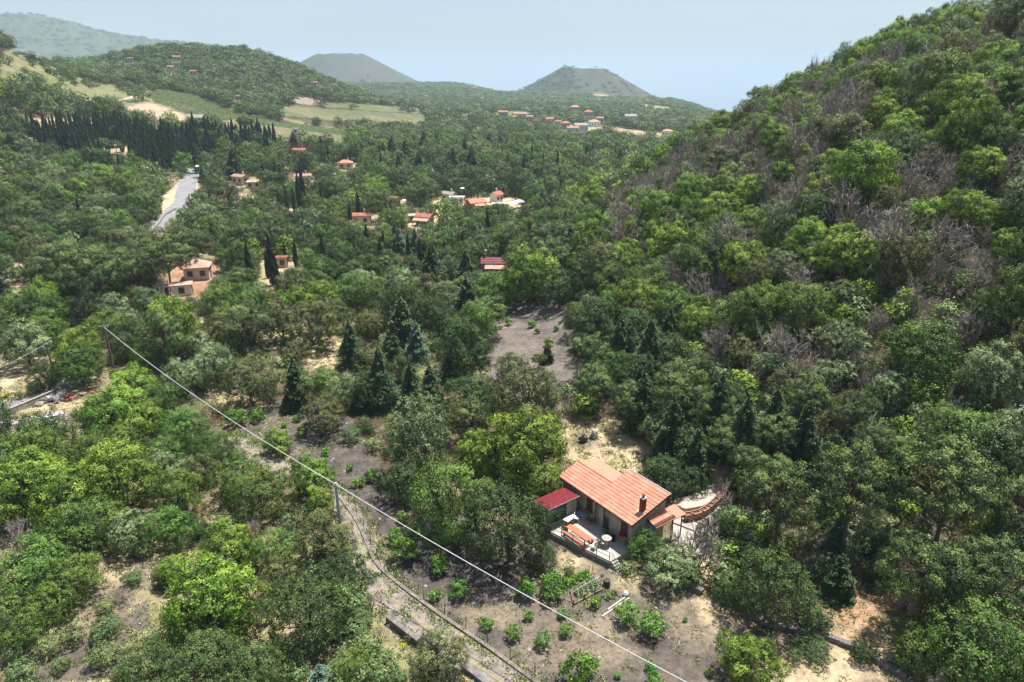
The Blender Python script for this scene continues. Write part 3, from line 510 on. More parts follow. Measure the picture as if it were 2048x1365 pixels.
# ---------------------------------------------------------------- the woods between them
CLR_NOTREE = [k for k in CLEAR if k not in ('f_slope', 'gap1')]
HX = np.array([[t[1], t[2], t[4]*(.5 if t[0] != 'Y' else .5)] for t in TREES])
HSEE = []
for t in TREES:
    if t[0] in 'UPKBGXCYR' and t[9] < 420 and not (t[0] == 'Y' and 230 < t[8] < 340):
        bx0, by0, bd0 = project(t[1], t[2], t[3]); cx0, cy0, _ = project(t[1], t[2], t[3]+HK[t[0]]*t[5]*t[4]*(.5 if t[0] not in 'YKB' else .25)); HSEE.append((bx0, cy0, by0, max(t[4], 1.2)*FPX/bd0))
def fill(r0, r1, sp, Wlo, Whi, mixf, keep=1.0, edge=0):
    """jittered lattice between two ranges, spacing sp"""
    amax = radians(41); xm = r1*sin(amax)
    gx = np.arange(-xm, xm, sp); gy = np.arange(r0*cos(amax)*.9, r1, sp*.87); GX, GY = np.meshgrid(gx, gy); GX[1::2] += sp/2
    GX = (GX+rng.uniform(-.34, .34, GX.shape)*sp).ravel(); GY = (GY+rng.uniform(-.34, .34, GY.shape)*sp).ravel()
    r_ = np.hypot(GX, GY); m = (r_ >= r0) & (r_ < r1) & (np.abs(np.arctan2(GX, GY)) < amax); GX, GY = GX[m], GY[m]
    GZ = H(GX, GY); qx, qy, qd = project(GX, GY, GZ); m = (qx > -170) & (qx < 2220) & (qy < 1500); GX, GY, GZ, qx, qy, qd = GX[m], GY[m], GZ[m], qx[m], qy[m], qd[m]
    Wd = rng.uniform(Wlo, Whi, len(GX)); n = len(GX)
    if edge: GX = GX; hill_ = np.hypot(GX-HC[0], GY-HC[1]) < 178
    if r1 > 300: Wd = np.where(inpoly(qx, qy, CLEAR['f_slope']), Wd*.6, Wd)
    cl = np.zeros(n, bool)
    for k in CLR_NOTREE: cl |= inpoly(qx, qy, CLEAR[k])
    if r0 < 200:
        cl |= inpoly(qx, qy, CLEAR['gap1'])
        # crowns should not hang over a clearing either: test the top of the tree against near clearings
        tx, ty, _ = project(GX, GY, GZ+Wd*.8)
        for k in ('ash', 'orchard', 'lawn', 'yard', 'gap1', 'rubble', 'clr3', 'clr1', 'roadL', 'track', 'road1', 'villa', 'maroon'): cl |= inpoly(tx, ty, CLEAR[k])
        for zf in (.4, .9):
            tx, ty, _ = project(GX, GY, GZ+Wd*zf)
            for k in ('ash', 'orchard', 'lawn', 'yard', 'rubble', 'strip', 'strip3', 'clr1', 'clr2', 'clr3', 'clr4', 'roadL', 'track', 'road1'): cl |= inpoly(tx, ty, CLEAR[k])
        cl |= inpoly(tx, ty, [(1050, 900), (1360, 930), (1400, 1040), (1260, 1180), (1090, 1100)])
    if 200 <= r0 < 600:
        tx, ty, _ = project(GX, GY, GZ+Wd*.6)
        for k in CLR_NOTREE: cl |= inpoly(tx, ty, CLEAR[k]) 
    for a_, b_, w_ in HBOX: cl |= (np.abs(qx-a_) < w_*.5+Wd*FPX/qd*.45) & (qy > b_-3) & (qy-Wd*.95*FPX/qd < b_-w_*.16)
    if r0 < 420:
        tp_ = qy-Wd*1.0*FPX/qd
        for a_, cy__, by_, w_ in HSEE: cl |= (np.abs(qx-a_) < w_*.36+Wd*FPX/qd*.12) & (qy > by_-2) & (tp_ < cy__)
    if edge: cl |= ~hill_
    if r0 < 140: cl |= (qx > 360) & (qx < 790) & (qy > 600) & (qy < 900) & (rng.uniform(0, 1, n) < .5)
    cl |= rng.uniform(0, 1, n) > keep
    sl_ = inpoly(qx, qy, CLEAR['f_slope']); cl |= sl_ & (fbm(GX, GY, 16) < .54)
    big = HX[:, 2] > .6
    for j in np.where(~cl)[0]:
        dd = np.hypot(HX[:, 0]-GX[j], HX[:, 1]-GY[j])
        if ((dd < (HX[:, 2]+Wd[j]*.5)*.62) & big).any(): continue
        kd = mixf(GX[j], GY[j], qx[j], qy[j], r_); w_ = Wd[j]
        if kd == 'Y': w_ *= .25
        if kd in 'S': w_ *= .45
        if kd == 'X': w_ *= 1.15
        TREES.append([kd, GX[j], GY[j], GZ[j], w_, (random.uniform(.95, 1.4) if kd in 'CODGR' else random.uniform(.85, 1.15) if kd == 'X' else random.uniform(.85, 1.15)), random.uniform(0, 6.28), qx[j], qy[j], hypot3(GX[j], GY[j], GZ[j]), False])
def hypot3(a, b, c): return sqrt(a*a+b*b+(c-CAMZ)**2)
def choose(s): return random.choice(s)
NZ = lambda x_, y_, s: float(fbm(np.array([x_]), np.array([y_]), s)[0])
def mix(x_, y_, qx, qy, _):
    d = math.hypot(x_-HC[0], y_-HC[1]); r_ = math.hypot(x_, y_)
    if d < 186 and x_ > 15:
        v = NZ(x_, y_, 34); up = (186-d)/186
        if qx > 1500 and qy > 700 and d > 135: return choose('OODKGPKXR')
        if v > .56: return choose('CCCCCCOOXXG')
        if v < .42: return choose('XXXXGGRSCO')
        return choose('CCCOOOGGXXXR')
    if r_ < 140: return choose('OOOCCGRDS') if qx < 800 else choose('PKDKOPRG')
    v = NZ(x_+900, y_, 45)
    if v > .56: return choose('UUUPUDOK')
    if v < .44: return choose('OOCRGSSOG')
    return choose('OODDDGRUOYRO' if r_ < 420 else 'OODDDGRUURO')
def mixhill(x_, y_, qx, qy, _): return choose('UUPOODGR' if qx > 250 and qy < 215 else 'OODDGRUS')
fill(40, 135, 4.9, 4.2, 7.9, mix, .97)
fill(135, 230, 4.0, 3.2, 7.2, mix, .97)
fill(90, 135, 3.9, 3.0, 5.5, mix, .8, edge=1)
fill(230, 420, 5.3, 4.6, 9.2, mix, .92)
fill(420, 760, 6.8, 6.2, 10., mixhill, .93)
fill(760, 1300, 9.5, 7., 12., mixhill, .92)
fill(1300, 2450, 15, 10, 17, mixhill, .93)
fill(2450, 3050, 26, 12, 18, mixhill, .10)
fill(3600, 4700, 34, 16, 34, mixhill, .5)
for t in TREES:
    if t[9] > 420 and t[9] <= 700: t[5] *= .78
    if t[9] > 700: t[5] *= .62 if t[9] < 1300 else .4
print('trees', len(TREES), NH)
# keep trees off the bare sides of the cinder cones
def oncone(t):
    for (cr, ca, rb) in ((2500, 5.5, 262), (3250, -12.9, 300)):
        cx, cy_ = cr*sin(radians(ca)), cr*cos(radians(ca))
        if math.hypot(t[1]-cx, t[2]-cy_) < rb*.92 and random.random() < (.86 if (t[1]-cx) > -40 else .25): return True
    return False
TREES = [t for t in TREES if not (t[9] > 2000 and oncone(t))]
# ---------------------------------------------------------------- which of them are things of their own
by = {}
for t in TREES:
    qx, qy, qd = project(t[1], t[2], t[3]+HK[t[0]]*t[5]*t[4]*.5); t += [qx, qy, t[4]*FPX/qd]
    by.setdefault(t[0], []).append(t)
LIMIT = dict(C=150, O=170, D=120, G=90, R=80, U=130, P=80, B=30, Y=300, K=80, X=90, S=90, F=60, W=25)
SOLO, REST = [], []
for kd, L_ in by.items():
    L_.sort(key=lambda t: (-t[10] if False else -(t[13]*(1.6 if t[10] else 1))))
    ok = [t for t in L_ if (-t[13]/2 < t[11] < 2048+t[13]/2 and -40 < t[12] < 1365+t[13]*.5) and t[13] > (5 if kd in 'YFW' else 18)][:LIMIT[kd]]
    ids = set(map(id, ok)); SOLO += ok; REST += [t for t in L_ if id(t) not in ids]
MARKS = [(1235, 1000, 'the tiled farmhouse'), (1120, 1010, 'the small red shed'), (1165, 1085, 'the railed terrace'), (1062, 690, 'the grey ash field'), (675, 990, 'the concrete utility pole'), (222, 700, 'the wooden power pole'), (60, 830, 'the builder\'s rubble'), (345, 420, 'the grey paved road'), (300, 285, 'the cypress grove'), (990, 530, 'the maroon-roofed house'), (395, 540, 'the pink-roofed villa'), (945, 412, 'the red-gabled cottage'), (905, 398, 'the white-porched house'), (846, 440, 'the twin-roofed cottage'), (722, 440, 'the low red farmhouse'), (1175, 1180, 'the vegetable beds'), (870, 1240, 'the grassy track'), (1420, 975, 'the paved yard'), (320, 1090, 'the lower-left gap'), (500, 362, 'the paired pink houses'), (620, 690, 'the dry grass clearing'), (560, 850, 'the upper orchard'), (1200, 160, 'the right volcanic cone'), (690, 130, 'the left volcanic cone'), (300, 225, 'the tan field'), (1640, 170, 'the hillside skyline'), (1700, 400, 'the slope\'s largest deadwood'), (1568, 695, 'the foothill dead tree'), (1950, 650, 'the right-edge deadwood'), (1880, 215, 'the upper shoulder'), (1440, 400, 'the slope\'s left edge'), (1730, 1230, 'the shaded forest floor'), (1550, 1150, 'the tall rounded pine'), (1900, 1000, 'the big tufted pine'), (2000, 420, 'the hill\'s right side'), (1180, 235, 'the far village'), (1570, 1300, 'the dry straw corner')]
def where(px_, py_, own=''):
    best = min(MARKS, key=lambda m: math.hypot(m[0]-px_, (m[1]-py_)*1.3)+(400 if own and own in m[2] else 0))
    dx, dy = px_-best[0], py_-best[1]; d = math.hypot(dx, dy); pre = 'just ' if d < 60 else 'well ' if d > 200 else ''
    if abs(dx) > 2.2*abs(dy): w = 'left of' if dx < 0 else 'right of'
    elif abs(dy) > 2.2*abs(dx): w = 'beyond' if dy < 0 else 'below'
    else: w = ('left ' if dx < 0 else 'right ')+('beyond' if dy < 0 else 'below')
    return f'{pre}{w} {best[2]}'
ORD = ['first', 'second', 'third', 'fourth', 'fifth', 'sixth', 'seventh', 'eighth', 'ninth', 'tenth', 'eleventh', 'twelfth', 'thirteenth', 'fourteenth', 'fifteenth', 'sixteenth']
def size_word(w_): return 'huge' if w_ > 8.5 else 'wide' if w_ > 6.3 else 'mid-sized' if w_ > 4.2 else 'small' if w_ > 1.8 else 'tiny'
def divmod_(rows_, q):
    k = [id(z_[0]) for z_ in rows_].index(id(q[0])); n_ = 14; r_ = k//n_; row = sorted(rows_[r_*n_:(r_+1)*n_], key=lambda z_: z_[1]); c_ = [id(z_[0]) for z_ in row].index(id(q[0]))
    return f'{ORD[r_]} row back, {ORD[c_]} from left'
def label_all(items, limit=14):
    """items: (object, px, py, size word, noun); the label names what it is, how big, and where; rivals are counted off"""
    cells = {}
    for o_, a, b_, sw, nn in items: cells.setdefault((sw, nn, where(a, b_, nn.split()[-1] if 'pine' in nn else '')), []).append((o_, a, b_))
    for (sw, nn, wh), L_ in cells.items():
        base_ = (sw+' ' if sw else '')+nn+' '+wh
        if len(L_) == 1: L_[0][0]['label'] = base_; continue
        L_.sort(key=lambda q: q[1])
        for i, (o_, a, b_) in enumerate(L_):
            if len(L_) == 2: s_ = ('left one of two', 'right one of two')[i]
            elif len(L_) <= 16: s_ = 'leftmost' if i == 0 else 'rightmost' if i == len(L_)-1 else ORD[i]+' from left'
            else:
                if i == 0: rows_ = sorted(L_, key=lambda q: q[2]); rk = {id(q[0]): divmod_(rows_, q) for q in L_}
                s_ = rk[id(o_)]
            o_['label'] = f'{base_}, {s_}'
GROUP = dict(C='bright chestnut trees on the slopes', O='green oak trees in the woods', D='dark evergreen trees in the woods', G='grey-green trees in the woods', R='olive-brown trees in the woods', U='round-headed pines in the valley', P='tufted pines round the farm', B='blue-green cedars', K='dark conifers round the farm and hill foot', Y='slender dark cypresses', X='bare dead trees', S='pale green shrubs', F='young fruit trees in the ash soil', W='yellow-flowering broom bushes')
items = []
for t in SOLO:
    kd, x_, y_, z_, w_, hf, rot = t[:7]; nm, noun, cat = NAMES[kd]
    lod = 0 if t[13] > 26 or (kd == 'Y' and t[13] > 9) else 1
    var = random.randrange(4 if kd in 'COXU' else 3); cr, tr_, _ = archetype(kd, var, lod)
    e = empty(nm, (x_, y_, z_-.05*w_), rot, None, cat, GROUP[kd]); e.scale = (w_, w_, w_*hf); e.empty_display_size = .2
    link('bare_branches' if kd == 'X' else 'trunk', tr_, e)
    if cr: link('flowering_crown' if kd == 'W' else 'crown', cr, e)
    items.append((e, t[11], t[12], '' if kd in 'Y' else size_word(w_ if kd != 'F' else w_), noun))
label_all(items)
# ---------------------------------------------------------------- the rest of the wood, one object per kind of tree
def scatter(name, pts, meshes, label):
    V = np.array([[p[1], p[2], p[3]-.05*p[4]] for p in pts]); me = bpy.data.meshes.new(name); me.vertices.add(len(V)); me.vertices.foreach_set('co', V.ravel().astype(np.float32))
    a = me.attributes.new('rotz', 'FLOAT', 'POINT'); a.data.foreach_set('value', np.array([p[6] for p in pts], np.float32))
    a = me.attributes.new('size', 'FLOAT_VECTOR', 'POINT'); a.data.foreach_set('vector', np.array([[p[4], p[4], p[4]*p[5]] for p in pts], np.float32).ravel())
    a = me.attributes.new('pick', 'INT', 'POINT'); a.data.foreach_set('value', np.array([p[-1] for p in pts], np.int32))
    ob = link(name, me); coll = bpy.data.collections.new(name+' shapes')
    for i, m_ in enumerate(meshes): s_ = bpy.data.objects.new(f'{i:02d} shape', m_); coll.objects.link(s_)
    ng = bpy.data.node_groups.new(name, 'GeometryNodeTree'); ng.interface.new_socket('Geometry', in_out='INPUT', socket_type='NodeSocketGeometry'); ng.interface.new_socket('Geometry', in_out='OUTPUT', socket_type='NodeSocketGeometry')
    N = ng.nodes; L = ng.links; gi = N.new('NodeGroupInput'); go = N.new('NodeGroupOutput'); ip = N.new('GeometryNodeInstanceOnPoints'); ci = N.new('GeometryNodeCollectionInfo')
    ci.inputs['Collection'].default_value = coll; ci.inputs['Separate Children'].default_value = True; ci.inputs['Reset Children'].default_value = True
    def na(nm, ty): q = N.new('GeometryNodeInputNamedAttribute'); q.data_type = ty; q.inputs['Name'].default_value = nm; return q
    L.new(gi.outputs[0], ip.inputs['Points']); L.new(ci.outputs[0], ip.inputs['Instance']); ip.inputs['Pick Instance'].default_value = True
    L.new(na('pick', 'INT').outputs['Attribute'], ip.inputs['Instance Index'])
    cx = N.new('ShaderNodeCombineXYZ'); L.new(na('rotz', 'FLOAT').outputs['Attribute'], cx.inputs[2]); L.new(cx.outputs[0], ip.inputs['Rotation'])
    L.new(na('size', 'FLOAT_VECTOR').outputs['Attribute'], ip.inputs['Scale']); L.new(ip.outputs[0], go.inputs[0])
    md = ob.modifiers.new('scatter', 'NODES'); md.node_group = ng; tag(ob, label, None, None, 'stuff'); return ob
SN = dict(C='chestnut_wood', O='oak_wood', D='evergreen_wood', G='grey_green_wood', R='holm_oak_wood', U='stone_pine_wood', P='pine_wood', B='cedar_wood', K='conifer_wood', Y='cypress_wood', X='dead_wood_thicket', S='scrub', F='orchard_scrub', W='broom_scrub')
SL = dict(C='bright green chestnut wood covering the slopes', O='green oak wood filling the valley', D='dark evergreen wood filling the valley', G='grey-green wood among the oaks', R='olive-brown wood among the oaks', U='wood of round-headed pines on the valley floor and far hill', P='wood of tufted pines', B='cedars among the woods', K='dark conifers among the woods', Y='far cypresses in the woods', X='thicket of bare dead trees on the right-hand slope', S='low pale scrub between the trees', F='low saplings', W='yellow broom scrub')
for kd in KIND.keys() | {'W'}:
    pts = [t for t in REST if t[0] == kd]
    if not pts: continue
    ms = [joined(kd, v, 0) for v in range(3)]+[joined(kd, v, 1) for v in range(3)]+[joined(kd, v, 2) for v in range(3)] if kd != 'X' else [joined(kd, v, 0) for v in range(3)]+[joined(kd, v, 1) for v in range(3)]*2
    P_ = []
    for t in pts:
        band = 0 if t[9] < 170 else 1 if t[9] < 620 else 2
        P_.append(t[:11]+[band*3+random.randrange(3)])
    scatter(SN[kd], P_, ms, SL[kd])
# ---------------------------------------------------------------- buildings
MT = dict(tile=M('terracotta roof tiles', (.56, .245, .165), .9, .2, 1.6, detail=10, col2=(.40, .165, .11)), tile2=M('light terracotta roof sheet', (.52, .23, .15), .8, .12, 4), wall=M('weathered cream plaster', (.36, .32, .25), .9, .25, 1.5, .1),
 stone=M('grey stone plaster', (.34, .32, .28), .9, .3, 2.5, .2), conc=M('concrete paving', (.37, .345, .31), .9, .12, 1.2, .1), dark=M('dark fascia wood', (.09, .03, .02), .7), redm=M('dark red metal sheet', (.15, .014, .022), .5, .2, 2), wood=M('orange stained wood', (.42, .15, .08), .6, .2, 9), shut=M('brown shutters', (.14, .05, .03), .7, .3, 8),
 brick=M('dark red bricks', (.18, .045, .03), .8, .3, 12), iron=M('dark iron', (.05, .035, .03), .6), white=M('white plastic', (.55, .55, .53), .5, .1), green=M('green painted lattice', (.06, .14, .10), .7, .3, 8), glass=M('dark window glass', (.03, .035, .04), .15, .2, 2, spec=.5), grey=M('grey galvanised metal', (.38, .40, .41), .5, .15, 4, metal=.3),
 black=M('black plastic bags', (.02, .02, .022), .4), red=M('red flowers', (.35, .02, .03), .7, .4, 20), leaf=M('potted leaves', (.05, .09, .02), .7, .4, 20), pot=M('terracotta pots', (.36, .17, .12), .8, .2, 9), cable=M('pale twisted cable', (.52, .53, .54), .5, .1), polew=M('weathered wooden pole', (.20, .15, .12), .9, .3, 3), polec=M('grey concrete pole', (.34, .36, .35), .8, .2, 3),
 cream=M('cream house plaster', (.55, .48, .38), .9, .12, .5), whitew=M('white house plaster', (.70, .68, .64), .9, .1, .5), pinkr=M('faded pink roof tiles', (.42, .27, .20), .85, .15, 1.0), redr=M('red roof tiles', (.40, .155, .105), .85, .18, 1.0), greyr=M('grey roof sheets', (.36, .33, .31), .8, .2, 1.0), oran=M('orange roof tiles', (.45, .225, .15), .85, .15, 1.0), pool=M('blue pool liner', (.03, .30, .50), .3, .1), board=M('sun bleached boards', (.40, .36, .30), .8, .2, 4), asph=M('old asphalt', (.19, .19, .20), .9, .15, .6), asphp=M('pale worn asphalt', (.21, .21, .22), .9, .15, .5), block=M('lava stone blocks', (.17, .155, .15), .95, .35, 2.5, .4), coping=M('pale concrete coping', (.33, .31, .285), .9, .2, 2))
O2 = (10.4, 49.9); FL = .7; RZ = atan2(.805, -.593)
house = empty('farmhouse', (O2[0], O2[1], 0), RZ, 'cream one-storey farmhouse with stepped terracotta tiled roof and brick chimney above the terrace', 'house')
def L2W(s, d, z=0): return (O2[0]-.593*s+.805*d, O2[1]+.805*s+.593*d, z)
SLO = .2766; E0 = 3.40
def tile_course(name, s0, s1, d0, d1, z_at, mat, parent, pitch=.26, over=.07, thick=.03, back=False):
    """one course of barrel tiles running along s; z_at(d) is the roof plane"""
    n = max(2, int(round((s1-s0)/pitch))); per = 6; m = n*per+1; V = []
    ss = np.linspace(s0, s1, m); ph = (np.arange(m) % per)/per; prof = .045*np.abs(np.cos(np.pi*ph))**.7
    dl, dh = (d0-over, d1) if not back else (d1+over, d0)
    zl, zh = z_at(dl)+thick+.028, z_at(dh)+.004
    V = [(s_, -dl, zl+p) for s_, p in zip(ss, prof)]+[(s_, -dh, zh+p) for s_, p in zip(ss, prof)]+[(s_, -dl, zl-thick-.01) for s_ in ss]
    F_ = [(i, i+1, m+i+1, m+i) for i in range(m-1)]+[(2*m+i, 2*m+i+1, i+1, i) for i in range(m-1)]
    me = bpy.data.meshes.new(name); me.from_pydata(V, [], F_); me.materials.append(mat); me.update(); return link(name, me, parent)
# walls
wl = MB()
def wallbox(mb, s0, s1, d0, d1, z0, z1): mb.box(((s0+s1)/2, -(d0+d1)/2, (z0+z1)/2), (s1-s0, abs(d1-d0), z1-z0))
hs_ = E0-.05
w_ = MB(); zt = lambda d: hs_+SLO*d-.02
def poly_wall(mb, pts_sd, th_dir, th=.25):
    """vertical wall from a polygon of (s or d, z) pts"""
    pass
# front wall with real openings: (s0, s1, z0, z1)
OPEN = [(.78, 1.62, 1.62, 2.98), (3.1, 4.65, .75, 2.85), (5.35, 6.15, 1.55, 2.9), (7.65, 7.95, 2.2, 2.6)]
cuts = [.3]+[q for o_ in OPEN for q in o_[:2]]+[9.6]
for i in range(0, len(cuts), 2): wallbox(w_, cuts[i], cuts[i+1], .35, .6, .0, hs_+SLO*.35)
for s0, s1, z0, z1 in OPEN: wallbox(w_, s0, s1, .35, .6, 0, z0); wallbox(w_, s0, s1, .35, .6, z1, hs_+SLO*.35)
def side_wall(mb, s0, s1, prof):
    n = len(prof); a = [(s0, -d, z) for d, z in prof]; b_ = [(s1, -d, z) for d, z in prof]
    mb.add(a+b_, [tuple(range(n)), tuple(range(n, 2*n))[::-1]]+[(i, n+i, n+(i+1) % n, (i+1) % n)[::-1] for i in range(n)])
side_wall(w_, .3, .55, [(.602, 0), (.602, zt(.6)), (4.5, zt(4.5)), (4.5, 0)])
side_wall(w_, 4.95, 5.2, [(2.3, 0), (2.3, zt(2.3)), (4.5, zt(4.5)), (4.5, 0)])
side_wall(w_, 9.35, 9.6, [(.602, 0), (.602, zt(.6)), (2.5, zt(2.5)), (4.7, zt(.3)), (4.7, 0)])
wallbox(w_, .55, 4.95, 4.25, 4.5, 0, zt(4.2)); wallbox(w_, 5.2, 9.35, 4.5, 4.7, 0, zt(.25))
w_.build('wall', MT['wall'], house)
roof = MB(); zr = lambda d: E0+SLO*d
side_wall(roof, 0, 5.15, [(0, zr(0)-.1), (0, zr(0)-.01), (4.7, zr(4.7)-.01), (4.7, zr(4.7)-.1)])
side_wall(roof, 5.151, 9.9, [(0, zr(0)-.1), (0, zr(0)-.01), (2.5, zr(2.5)-.01), (2.5, zr(2.5)-.1)])
ro = roof.build('roof', MT['dark'], house)
nC = 13; st = 4.7/nC
for i in range(nC):
    d0 = i*st; d1 = d0+st
    tile_course('tile_course', 0.0, 9.9 if d1 < 2.55 else 5.15, d0, d1, zr, MT['tile'], ro)
zb = lambda d: zr(2.5)-(d-2.5)*.24
bk = MB(); side_wall(bk, 5.16, 9.9, [(2.51, zb(2.5)-.1), (2.51, zb(2.5)-.01), (5.0, zb(5.0)-.01), (5.0, zb(5.0)-.1)]); bk.build('rear_roof', MT['tile2'], house)
for i in range(7): tile_course('rear_tile_course', 5.18, 9.88, 2.52+i*.355, 2.52+(i+1)*.355, zb, MT['tile2'], ro, back=True, thick=.012, over=.02)
MB().tube([(0, -4.78, zr(4.72)+.03), (5.15, -4.78, zr(4.72)+.03)], .07, 6).box((2.57, -4.86, zr(4.7)-.06), (5.15, .05, .14)).build('ridge_flashing', MT['grey'], house)
MB().tube([(5.15, -2.5, zr(2.5)+.05), (9.9, -2.5, zr(2.5)+.05)], .08, 6).build('ridge_tiles', MT['tile'], house)
MB().box((4.95, .02, E0-.07), (9.9, .05, .16)).build('fascia', MT['dark'], house)
g = MB(); g.tube([(0.0, .09, E0-.02), (9.9, .09, E0-.02)], .06, 6); g.build('gutter', MT['dark'], house)
MB().tube([(4.85, .06, E0-.1), (4.85, -.3, E0-.35), (4.85, -.3, .75)], .05, 6).build('drainpipe', MT['dark'], house)
bg_ = MB(); bg_.add([(-.02, 0, E0-.12), (-.02, -4.7, zr(4.7)-.12), (-.02, -4.7, zr(4.7)+.03), (-.02, 0, E0+.03), (.04, 0, E0-.12), (.04, -4.7, zr(4.7)-.12), (.04, -4.7, zr(4.7)+.03), (.04, 0, E0+.03)], [(0, 1, 2, 3), (7, 6, 5, 4), (3, 2, 6, 7), (0, 4, 5, 1), (0, 3, 7, 4), (1, 5, 6, 2)])
bg_.build('bargeboard', MT['dark'], house)
cb = MB(); cb.box((.55, -1.75, zr(1.75)+.55), (.42, .42, 1.6)); ch = cb.build('chimney', MT['brick'], house)
MB().box((.55, -1.75, zr(1.75)+1.39), (.54, .54, .08)).build('chimney_cap', MT['coping'], ch)
MB().lathe([(.11, 0), (.11, .22), (.15, .24), (.15, .30)], (.55, -1.75, zr(1.75)+1.43), 8).build('flue', MT['brick'], ch)
MB().box((.55, -1.52, zr(1.5)+.09), (.66, .5, .02), tilt=-math.atan(SLO)).build('chimney_flashing', MT['grey'], ch)
def window(parent, s0, s1, z0, z1, d=.35, flowers=False):
    f = MB()
    for a, b_ in (((s0+.03), z0), ((s1-.03), z0)): f.box((a, -d-.02, (z0+z1)/2), (.06, .12, z1-z0))
    f.box(((s0+s1)/2, -d-.02, z1-.03), (s1-s0-.13, .12, .06)).box(((s0+s1)/2, -d+.06, z0+.03), (s1-s0+.15, .3, .06)); fr = f.build('window', MT['shut'], parent)
    MB().box(((s0+s1)/2, -d-.06, (z0+z1)/2), (s1-s0-.12, .02, z1-z0-.1)).build('pane', MT['glass'], fr)
    for k in (-1, 1):
        sh = MB(); w2 = (s1-s0)/2-.07; cx_ = (s0+s1)/2+k*(w2/2+.01)
        for j in range(int((z1-z0-.2)/.09)): sh.box((cx_, -d+.0, z0+.15+j*.09), (w2-.04, .03, .055), tilt=.5)
        sh.box((cx_, -d+.0, z0+.09), (w2, .035, .05)).box((cx_, -d+.0, z1-.09), (w2, .035, .05)); sh.build('shutter', MT['shut'], fr)
window(house, *OPEN[0]); window(house, *OPEN[2])
fr = MB().box((7.8, -.38, 2.4), (.3, .08, .4)).build('window', MT['shut'], house)
dr = MB()
for a in (3.14, 3.9, 4.61): dr.box((a, -.40, 1.8), (.07, .1, 2.1))
dr.box((3.87, -.40, 2.81), (1.5, .1, .07)); do = dr.build('door', MT['green'], house)
MB().box((3.52, -.42, 1.8), (.7, .03, 2.05)).build('pane', MT['glass'], do); MB().box((4.26, -.40, 1.8), (.64, .05, 2.05)).build('leaf_panel', MT['wall'], do); MB().tube([(3.86, -.33, 1.75), (3.86, -.33, 1.9)], .02, 5).build('handle', MT['grey'], do)
# tiled canopy on the gable wall
cn = empty('porch_canopy', (O2[0], O2[1], 0), RZ, 'small terracotta tiled porch canopy on posts against the gable end of the farmhouse', 'canopy')
zc = lambda x_: 3.02+x_*.42
def canopy_row(s0, s1, d0, d1, mat=MT['tile']):
    n = max(2, int((d1-d0)/.24)); m = n*6+1; dd = np.linspace(d0, d1, m); ph = (np.arange(m) % 6)/6; pr = .04*np.abs(np.cos(np.pi*ph))**.7
    V = [(s0-.05, -d, zc(s0)+.05+p) for d, p in zip(dd, pr)]+[(s1, -d, zc(s1)+.01+p) for d, p in zip(dd, pr)]+[(s0-.05, -d, zc(s0)) for d in dd]
    me = bpy.data.meshes.new('tile_course'); me.from_pydata(V, [], [(i, i+1, m+i+1, m+i) for i in range(m-1)]+[(2*m+i, 2*m+i+1, i+1, i) for i in range(m-1)]); me.materials.append(mat); return link('tile_course', me, cn)
for i in range(3): canopy_row(-.82+i*.36, -.46+i*.36, 2.1, 4.7)
hp = MB(); hp.add([(-.85, -4.72, zc(-.85)+.02), (.27, -4.72, zc(.27)+.06), (.27, -5.7, zc(.27)+.04), (-.85, -6.1, zc(-.85)-.1), (-.85, -4.72, zc(-.85)-.06), (.27, -4.72, zc(.27)-.03), (.27, -5.7, zc(.27)-.05), (-.85, -6.1, zc(-.85)-.18)], [(0, 1, 2, 3)[::-1], (4, 5, 6, 7), (0, 3, 7, 4), (2, 1, 5, 6), (3, 2, 6, 7)])
hp.build('corner_panel', MT['tile2'], cn); MB().box((-.26, -3.4, zc(-.26)-.05), (1.1, 2.62, .05)).build('soffit', MT['dark'], cn)
for d in (2.2, 4.4): MB().box((-.75, -d, 1.3), (.14, .14, 2.6)).build('post', MT['stone'], cn)
MB().box((-.3, -2.25, 1.3), (.9, .2, 2.6)).build('side_wall', MT['wall'], cn)
window(house, 0, 0, 0, 0) if False else None
gd = MB().box((.285, -3.2, 1.7), (.05, .9, 2.0)).build('side_door', MT['shut'], house)
# red shed
sh = empty('red_roofed_shed', (O2[0], O2[1], 0), RZ, 'small shed with dark red sheet roof and green lattice front at the terrace end', 'shed')
wm = MB(); wallbox(wm, 8.4, 8.6, -3.8, -.35, 0, 2.6); wallbox(wm, 6.8, 8.4, -3.8, -3.6, 0, 2.7); wallbox(wm, 6.8, 6.95, -1.6, -.35, 0, 2.95); wallbox(wm, 6.8, 6.95, -3.6, -3.4, 0, 2.95); wallbox(wm, 6.8, 6.95, -3.4, -1.6, 0, 1.1); wallbox(wm, 6.8, 6.95, -3.4, -1.6, 2.6, 2.95); wm.build('wall', MT['wall'], sh)
rf = MB(); nr_ = 26
for i in range(nr_):
    d0, d1 = -4.0+i*3.8/nr_, -4.0+(i+1)*3.8/nr_; zz = .03 if i % 2 else 0
    rf.add([(6.5, -d0, 3.02+zz), (6.5, -d1, 3.05-zz), (8.75, -d1, 2.82-zz), (8.75, -d0, 2.79+zz)], [(0, 1, 2, 3)])
rf.build('roof', MT['redm'], sh); MB().box((6.5, 2.1, 2.98), (.05, 3.8, .1)).build('fascia', MT['coping'], sh)
lt = MB()
for i in range(10): lt.box((6.79, 3.35-i*.19, 1.85), (.03, .04, 1.5))
for j in range(8): lt.box((6.77, 2.5, 1.15+j*.2), (.03, 1.8, .04))
lt.build('lattice', MT['green'], sh)
MB().box((6.9, 2.5, 1.85), (.03, 1.8, 1.5)).build('pane', MT['glass'], sh)
